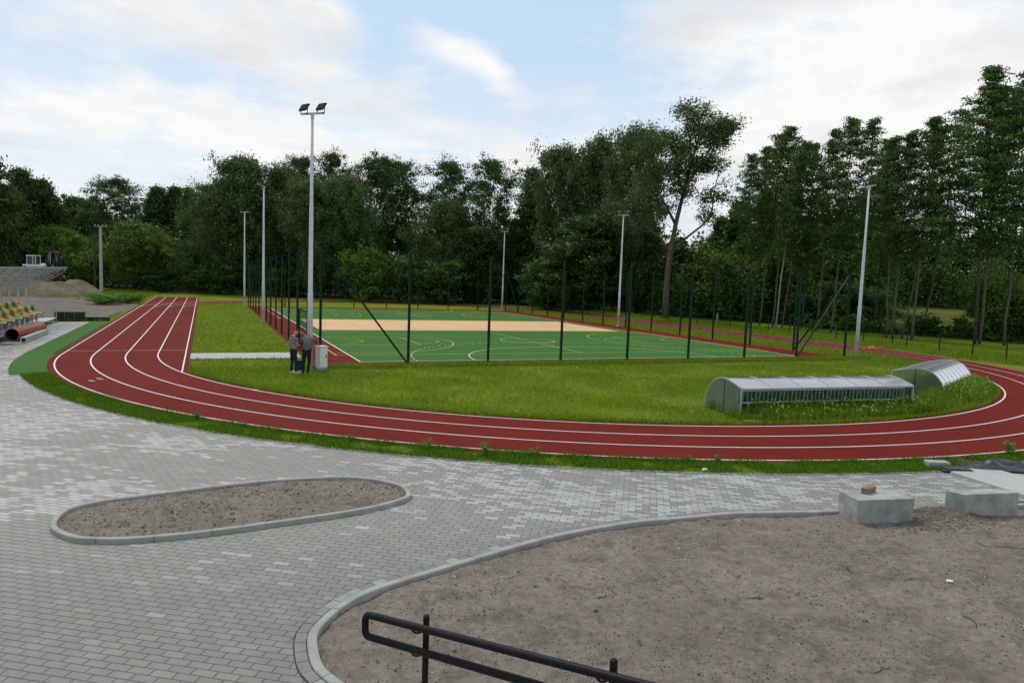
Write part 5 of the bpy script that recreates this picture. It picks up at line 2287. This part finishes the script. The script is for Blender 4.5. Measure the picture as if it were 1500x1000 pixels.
for a in [
    ('bush2', 131, 112, 376, 58, 'dog rose bush with white blossoms left of the utility pole'),
    ('bush1', 232, 112, 398, 60, 'dark bush right of the rounded tree trunk'),
    ('bush1', 320, 112, 392, 70, 'dark bush under the left willow'),
    ('bush1', 420, 112, 398, 70, 'dark bush behind the left fence row'),
    ('bush2', 540, 104, 374, 66, 'light green bush behind the long left brace'),
    ('bush1', 588, 105, 384, 60, 'dark green bush right of the light one behind the brace'),
    ('bush1', 645, 106, 388, 70, 'dark bush left of the sparse tree stem'),
    ('bush2', 742, 128, 352, 70, 'sunlit green bush seen through the gap by the far right pole'),
    ('bush1', 800, 100, 392, 80, 'dark bush right of the far right corner pole'),
    ('bush2', 1046, 96, 378, 90, 'sunlit green undergrowth right of the forked willow'),
    ('bush2', 1080, 100, 360, 70, 'green undergrowth behind the first alder trunks'),
    ('bush1', 1230, 80, 420, 70, 'dark bush behind the right floodlight pole foot'),
    ('bush1', 1280, 78, 430, 60, 'dark bush at the left end of the meadow gap'),
    ('bush2', 1462, 66, 412, 66, 'leafy green bush by the trunks at the right edge'),
    ('bush1', 1508, 64, 440, 60, 'dark bush cut off by the right edge'),
]:
    plant_tree(a[0], 'bush', a[5], 'bush', a[1], a[2], a[3], a[4], 0, BG_)
dr_ = [o for o in bpy.data.objects if o.get('label', '').startswith('dog rose')][0]
mb = MB()
for _ in range(90):
    th, ph = random.uniform(0, 2 * PI), random.uniform(.1, 1.5)
    c = Vector((math.cos(th) * math.sin(ph) * 2.6, math.sin(th) * math.sin(ph) * 2.6, 1.2 + math.cos(ph) * 2.8))
    s = random.uniform(.05, .11)
    mb.box(c, (s, s, s * .6), th)
mb.build('blossom', M['flower'], dr_)

# weed patch by the dirt lot
for (px, py, D, w_, lab) in ((152, 437, 72, 50, 'low mound of green nettles on the left of the dirt lot edge'), (184, 436, 76, 46, 'low mound of green nettles beside the running track')):
    r = plant_tree('weed', 'nettle_patch', lab, 'weeds', px, D, py, w_)
    r.scale = (r.scale[0], r.scale[1], .34)

# the big forked willow
def hero():
    p = column(978, 82)
    t = thing('willow_tree', 'big willow with a thick forked trunk leaning right above the right track', 'tree', (p.x, p.y, 0), ANG_RT)
    s = 82 / F     # metres per pixel at the tree

    def Q(px, py, y=0.0):
        return Vector(((px - 978 - (470 - py) * .0366) * s, y, (470 - py) * s))
    mb = MB()
    limbs = [
        ([Q(977, 474), Q(978, 430), Q(980, 395), Q(984, 365), Q(990, 330), Q(1000, 290, .3), Q(1012, 245, .5), Q(1022, 205, .4), Q(1030, 170)], [.72, .56, .50, .46, .42, .34, .26, .16, .06]),
        ([Q(982, 372), Q(968, 350, .2), Q(950, 338, .4), Q(925, 318, .5), Q(908, 300, .8)], [.30, .24, .18, .12, .05]),
        ([Q(989, 330), Q(978, 312, -.4), Q(962, 288, -.8), Q(950, 262, -1), Q(944, 235, -1)], [.28, .24, .19, .13, .05]),
        ([Q(984, 375), Q(1002, 352, -.3), Q(1026, 332, -.5), Q(1040, 315, -.6), Q(1042, 285, -.6), Q(1050, 250, -.4)], [.28, .22, .18, .15, .11, .05]),
        ([Q(1004, 275), Q(1020, 250, -.6), Q(1040, 215, -1), Q(1062, 185, -1)], [.22, .17, .11, .05]),
        ([Q(1000, 285), Q(992, 255, .8), Q(985, 220, 1.4), Q(990, 188, 1.4)], [.22, .16, .1, .05]),
        ([Q(1012, 240), Q(1004, 210, -1), Q(1000, 180, -1.2)], [.16, .1, .04]),
    ]
    for pts, rad in limbs:
        mb.tube(pts, [q * .62 for q in rad], 9)
    rn = random.Random(21)
    blobs = [  # centre px, radius px x, y, depth m, count
        (1030, 185, 40, 30, 0, 24), (1000, 205, 36, 30, 1.2, 22), (1050, 195, 28, 30, -.8, 18), (1015, 235, 48, 30, 0, 26), (985, 245, 32, 28, 1, 18),
        (1045, 240, 28, 26, -.5, 12), (960, 255, 26, 32, -.8, 15), (948, 285, 26, 26, -.8, 12), (1000, 275, 26, 20, 0, 8), (1048, 282, 20, 22, -.5, 8),
        (925, 320, 26, 16, .6, 10), (1034, 305, 16, 12, -.5, 4), (1026, 163, 34, 12, 0, 9), (1068, 180, 12, 22, -.5, 7), (905, 300, 22, 14, .8, 8), (980, 300, 16, 12, .4, 4), (940, 215, 22, 22, -1.5, 10), (968, 205, 20, 24, -1, 9), (950, 320, 22, 18, 1.5, 7), (1000, 160, 18, 12, -1, 5)]
    cen, outw, tints = [], [], []
    for bx, by, rx, ry, yy, cnt in blobs:
        for _ in range(int(cnt * 1.55)):
            a, q = rn.gauss(0, .48), rn.gauss(0, .48)
            c = Q(bx - 6 + a * rx * .78, by + 10 + q * ry * .74, yy + rn.gauss(0, 1.2))
            m_ = rn.randint(60, 110)
            g3 = rng.normal(size=(m_, 3)) * np.array([.50, .50, .36])
            cen.append(np.array(c) + g3)
            outw.append(g3 / (np.linalg.norm(g3, axis=1)[:, None] + 1e-6))
            tints.append(np.full(m_, rn.uniform(-.28, .3)))
    cen = np.concatenate(cen)
    mb.build('trunk', M['barkpale'], t, True)
    cm = leaf_mesh('crown', cen, .135, M['leaf_willow'], .35, .45, np.concatenate(outw), np.concatenate(tints))
    o = bpy.data.objects.new('crown', cm)
    COL.objects.link(o)
    o.parent = t


hero()

# white broken stump at the track edge
q = at(1049, 477)
mb = MB()
mb.tube([(0, 0, 0), (.05, 0, .6), (.12, .03, 1.1), (.10, .02, 1.35)], [.10, .08, .10, .03], 7)
o = mb.build('tree_stump', M['birch'], None, True)
o.location = (q.x, q.y, 0)
tag(o, 'thin pale broken stump at the edge of the wood by the right track', 'stump')

# weeds on the verge
def weed(px, py, h, label):
    q = at(px, py)
    t = thing('weed_plant', label, 'weed', (q.x, q.y, 0), 0, 'taller weeds on the grass verge')
    mb = MB()
    cen = []
    rn = random.Random(px)
    for k in range(5):
        th = rn.uniform(0, 6.28)
        tip = Vector((math.cos(th) * h * .35, math.sin(th) * h * .35, h * rn.uniform(.7, 1.1)))
        mb.tube([(0, 0, 0), tip * .6, tip], [.006, .005, .003], 4, False)
        for u in (.35, .55, .75, .95):
            for _ in range(7):
                cen.append(np.array(tip * u) + rng.normal(size=3) * h * .11)
    mb.build('stem', M['leaf_weed'], t)
    me = leaf_mesh('leaves', np.array(cen), h * .10, M['leaf_weed'], .6)
    o = bpy.data.objects.new('leaves', me)
    COL.objects.link(o)
    o.parent = t


for px, py, h, lab in ((289, 614, .22, 'leafy weed on the verge at the left part of the bend'), (625, 660, .26, 'leafy weed on the verge below the infield'),
                       (513, 648, .20, 'small weed on the verge between two leafy ones'), (713, 668, .34, 'tallest broad-leaved weed in the middle of the verge'),
                       (782, 670, .24, 'weed on the verge right of the tallest one'), (1010, 678, .18, 'low weed on the verge right of the middle'),
                       (1052, 679, .22, 'weed on the verge below the near shelter'), (1286, 680, .14, 'small weed on the verge above the concrete block'),
                       (1478, 668, .40, 'tall yellowish weed beside the black plastic sheet')):
    weed(px, py, h, lab)

o = bpy.data.objects.new('meadow_weeds', leaf_mesh('meadow_weeds', np.array(wc), .030, M['leaf_weed'], .3, .5))
COL.objects.link(o)
o['kind'] = 'stuff'
o = fh.build('weed_flowers', simple('pale_yellow_petals', (0.55, 0.52, 0.12), (0.42, 0.45, 0.12), 0.7, 4))
o['kind'] = 'stuff'

# ------------------------------------------------------------------ the far wood as one mass
EDGE = [(-120, 106), (60, 112), (130, 126), (180, 114), (480, 111), (740, 114), (860, 99), (980, 87), (1090, 84), (1200, 74), (1300, 67), (1450, 63.5), (1620, 62)]
near = [column(x, d + 2) for x, d in EDGE if x < 1250]
farp = [column(x, 260) for x in (1250, 600, -160)]
sheet('forest_floor', [(p.x, p.y) for p in near + [column(1250, 72.5), column(1250, 122)] + farp], -0.008, M['litter'])

def forest():
    cen, tn = [], []
    lite, ltn = [], []
    rn = random.Random(5)

    def col(px, D, ytop, wpx, dense, z0=0.0, light=False):
        h = top_z(px, ytop, D)
        p = column(px, D)
        wm = wpx * D / F / 2
        m_ = int(dense)
        th = rng.uniform(0, 2 * PI, m_)
        rr = np.sqrt(rng.uniform(0, 1, m_)) * wm
        zz = rng.uniform(z0, 1, m_) ** .9
        prof = np.clip(1.15 - zz ** 3, .25, 1)
        pts = np.stack([p.x + np.cos(th) * rr * prof, p.y + np.sin(th) * rr * prof, zz * h * rng.uniform(.85, 1.02, m_)], 1)
        # clump the sprays
        k = rng.integers(0, m_, m_)
        pts = pts * .35 + pts[k] * .65 + rng.normal(size=(m_, 3)) * .25
        pts[:, 2] = np.clip(pts[:, 2], .1, None)
        (lite if light else cen).append(pts)
        cl = rng.uniform(-.3, .3, m_)
        (ltn if light else tn).append(cl[k] * .8 + rn.uniform(-.12, .2))
    tops = [(-60, 250), (90, 292), (300, 282), (590, 288), (622, 322), (655, 296), (728, 292), (748, 302), (775, 284), (950, 282), (975, 325), (1062, 330), (1090, 300)]

    def lerp(tab, x):
        for (x0, y0), (x1, y1) in zip(tab, tab[1:]):
            if x0 <= x <= x1:
                return y0 + (y1 - y0) * (x - x0) / (x1 - x0)
        return tab[-1][1] if x > tab[-1][0] else tab[0][1]
    for px in range(-60, 1085, 20):
        D0 = lerp(EDGE, px)
        col(px + rn.uniform(-8, 8), D0 + 34 + rn.uniform(-4, 8), lerp(tops, px) + rn.uniform(-8, 14), 52, 1700)
        col(px + rn.uniform(-8, 8), D0 + 16 + rn.uniform(-3, 3), rn.uniform(350, 385), 46, 700)
    for px in range(-60, 1250, 16):          # undergrowth closing the foot of the wood
        D0 = lerp(EDGE, px)
        col(px + rn.uniform(-6, 6), D0 + 7 + rn.uniform(-2, 3), lerp([(-60, 385), (700, 398), (1000, 412), (1250, 448)], px) + rn.uniform(-14, 8), 34, 700, 0, True)
    for px in range(1070, 1290, 18):
        col(px + rn.uniform(-6, 6), 98 + rn.uniform(-4, 6), rn.uniform(245, 300), 48, 1900)
        col(px + rn.uniform(-6, 6), 86 + rn.uniform(-2, 4), rn.uniform(340, 395), 44, 1300, 0, True)
    for px in range(1270, 1580, 22):
        col(px + rn.uniform(-6, 6), 119 + rn.uniform(-3, 6), rn.uniform(300, 335), 56, 2400)
        col(px + rn.uniform(-6, 6), 113 + rn.uniform(-3, 2), rn.uniform(350, 405), 40, 1100, 0.02, True)
    for px in range(1180, 1580, 12):
        col(px + rn.uniform(-5, 5), lerp(EDGE, px) + 4 + rn.uniform(-1, 1.5), rn.uniform(460, 486), 22, 330, 0, True)
    return np.concatenate(cen), np.concatenate(tn), np.concatenate(lite), np.concatenate(ltn)


_fc, _ft, _lc, _lt = forest()
o = bpy.data.objects.new('undergrowth', leaf_mesh('undergrowth', _lc, .24, M['leaf_under'], .5, .4, None, _lt))
COL.objects.link(o)
o['kind'] = 'stuff'
o = bpy.data.objects.new('forest', leaf_mesh('forest', _fc, .34, M['leaf_dark'], .3, .4, None, _ft))
COL.objects.link(o)
o['kind'] = 'stuff'

for k in list(K.values()):
    if not k['used']:
        for c in list(k['root'].children):
            bpy.data.objects.remove(c)
        bpy.data.objects.remove(k['root'])

# ------------------------------------------------------------------ light and sky
SUN_EL = R(56)
sd_ = Vector((FW.x, FW.y)).normalized()
ang = math.atan2(sd_.y, sd_.x) + R(38)
sdir = Vector((math.cos(ang) * math.cos(SUN_EL), math.sin(ang) * math.cos(SUN_EL), math.sin(SUN_EL)))
sl = bpy.data.lights.new('sun', 'SUN')
sl.energy = 2.1
sl.angle = R(11)
sl.color = (1.0, .92, .79)
so = bpy.data.objects.new('sun', sl)
COL.objects.link(so)
so.rotation_euler = (-sdir).to_track_quat('-Z', 'Y').to_euler()

wd = bpy.data.worlds.new('World')
sc.world = wd
wd.use_nodes = True
nt = wd.node_tree
g = G(nt)
bg = nt.nodes['Background']
sky = g.n('ShaderNodeTexSky')
sky.sky_type = 'NISHITA'
sky.sun_disc = False
sky.sun_elevation = SUN_EL
sky.sun_rotation = math.atan2(sdir.x, sdir.y)
sky.air_density = 1.0
sky.dust_density = 0.7
sky.ozone_density = 1.0
tc = g.n('ShaderNodeTexCoord').outputs['Generated']
sp = g.n('ShaderNodeSeparateXYZ')
g.link(tc, sp.inputs[0])
den = g.math('ADD', g.math('MAXIMUM', sp.outputs[2], 0.0), 0.16)
cv = g.n('ShaderNodeCombineXYZ')
g.link(g.math('DIVIDE', sp.outputs[0], den), cv.inputs[0])
g.link(g.math('DIVIDE', sp.outputs[1], den), cv.inputs[1])
cov = g.noise(cv.outputs[0], 0.85, 7, 0.58)


def blob(px, py, rx, ry, rot=0.0):
    """soft patch of cloud around one direction of the sky"""
    d0 = ray(px, py).normalized()
    ax_, ay_ = RT * math.cos(rot) + UP * math.sin(rot), UP * math.cos(rot) - RT * math.sin(rot)
    sub = g.n('ShaderNodeVectorMath', operation='SUBTRACT')
    g.link(tc, sub.inputs[0])
    sub.inputs[1].default_value = d0
    q = []
    for ax2, r_ in ((ax_, rx), (ay_, ry)):
        dt = g.n('ShaderNodeVectorMath', operation='DOT_PRODUCT')
        g.link(sub.outputs[0], dt.inputs[0])
        dt.inputs[1].default_value = ax2 * (F / r_)
        q.append(g.math('MULTIPLY', dt.outputs['Value'], dt.outputs['Value']))
    return g.math('EXPONENT', g.math('MULTIPLY', g.math('ADD', q[0], q[1]), -1.0))


for px, py, rx, ry, rot, a_ in ((1340, 110, 330, 120, 0.2, .24), (130, 150, 300, 60, -.1, .14), (660, 70, 44, 18, -.35, .17), (725, 105, 50, 18, -.7, .17), (900, 125, 150, 40, 0, .12),
                                (480, 85, 190, 60, 0, .12), (1090, 15, 170, 45, 0, .20), (250, 20, 160, 40, 0, .10), (470, 15, 40, 14, 0, .14), (480, 105, 40, 12, 0, .12), (600, 215, 320, 60, 0, .12),
                                (780, 90, 120, 80, 0, -.12), (610, 20, 110, 40, 0, -.08), (60, 60, 90, 40, 0, -.08), (330, 60, 60, 80, 0, -.06), (850, 190, 160, 40, 0, -.06)):
    cov = g.math('ADD', cov, g.math('MULTIPLY', blob(px, py, rx, ry, rot), a_))
cov = g.math('ADD', cov, g.math('MULTIPLY', g.math('SUBTRACT', g.noise(cv.outputs[0], 3.6, 6, 0.6), 0.5), 0.42))
fac = g.ramp(cov, 0.45, 0.66)
low = g.ramp(sp.outputs[2], 0.30, 0.06)           # cloud banks thicken toward the horizon
fac = g.math('MAXIMUM', fac, g.math('MULTIPLY', low, 0.8), clamp=True)
shd = g.noise(cv.outputs[0], 1.7, 7, 0.62)
for px, py, rx, ry, a_ in ((1085, 12, 150, 34, .24), (480, 75, 150, 60, .16), (1490, 45, 70, 40, .18), (905, 128, 90, 26, .12), (1330, 125, 40, 14, .12), (1330, 60, 220, 90, -.10), (690, 85, 80, 40, -.25), (120, 140, 160, 40, -.08)):
    shd = g.math('ADD', shd, g.math('MULTIPLY', blob(px, py, rx, ry), a_))
shade = g.ramp(shd, 0.46, 0.78)
cloud = g.mix(shade, (9.4, 9.2, 9.1), (6.5, 6.65, 7.0))
skyl = g.mix(0.85, sky.outputs[0], (5.7, 7.5, 9.25))
colr = g.mix(fac, skyl, cloud)
g.link(colr, bg.inputs['Color'])
bg.inputs['Strength'].default_value = 0.10

sc.view_settings.view_transform = 'Standard'
sc.view_settings.look = 'None'
sc.view_settings.exposure = 0.07
sc.view_settings.gamma = 1.0
sc.render.engine = 'CYCLES'
sc.cycles.use_denoising = True
sc.cycles.max_bounces = 6
sc.cycles.transparent_max_bounces = 12
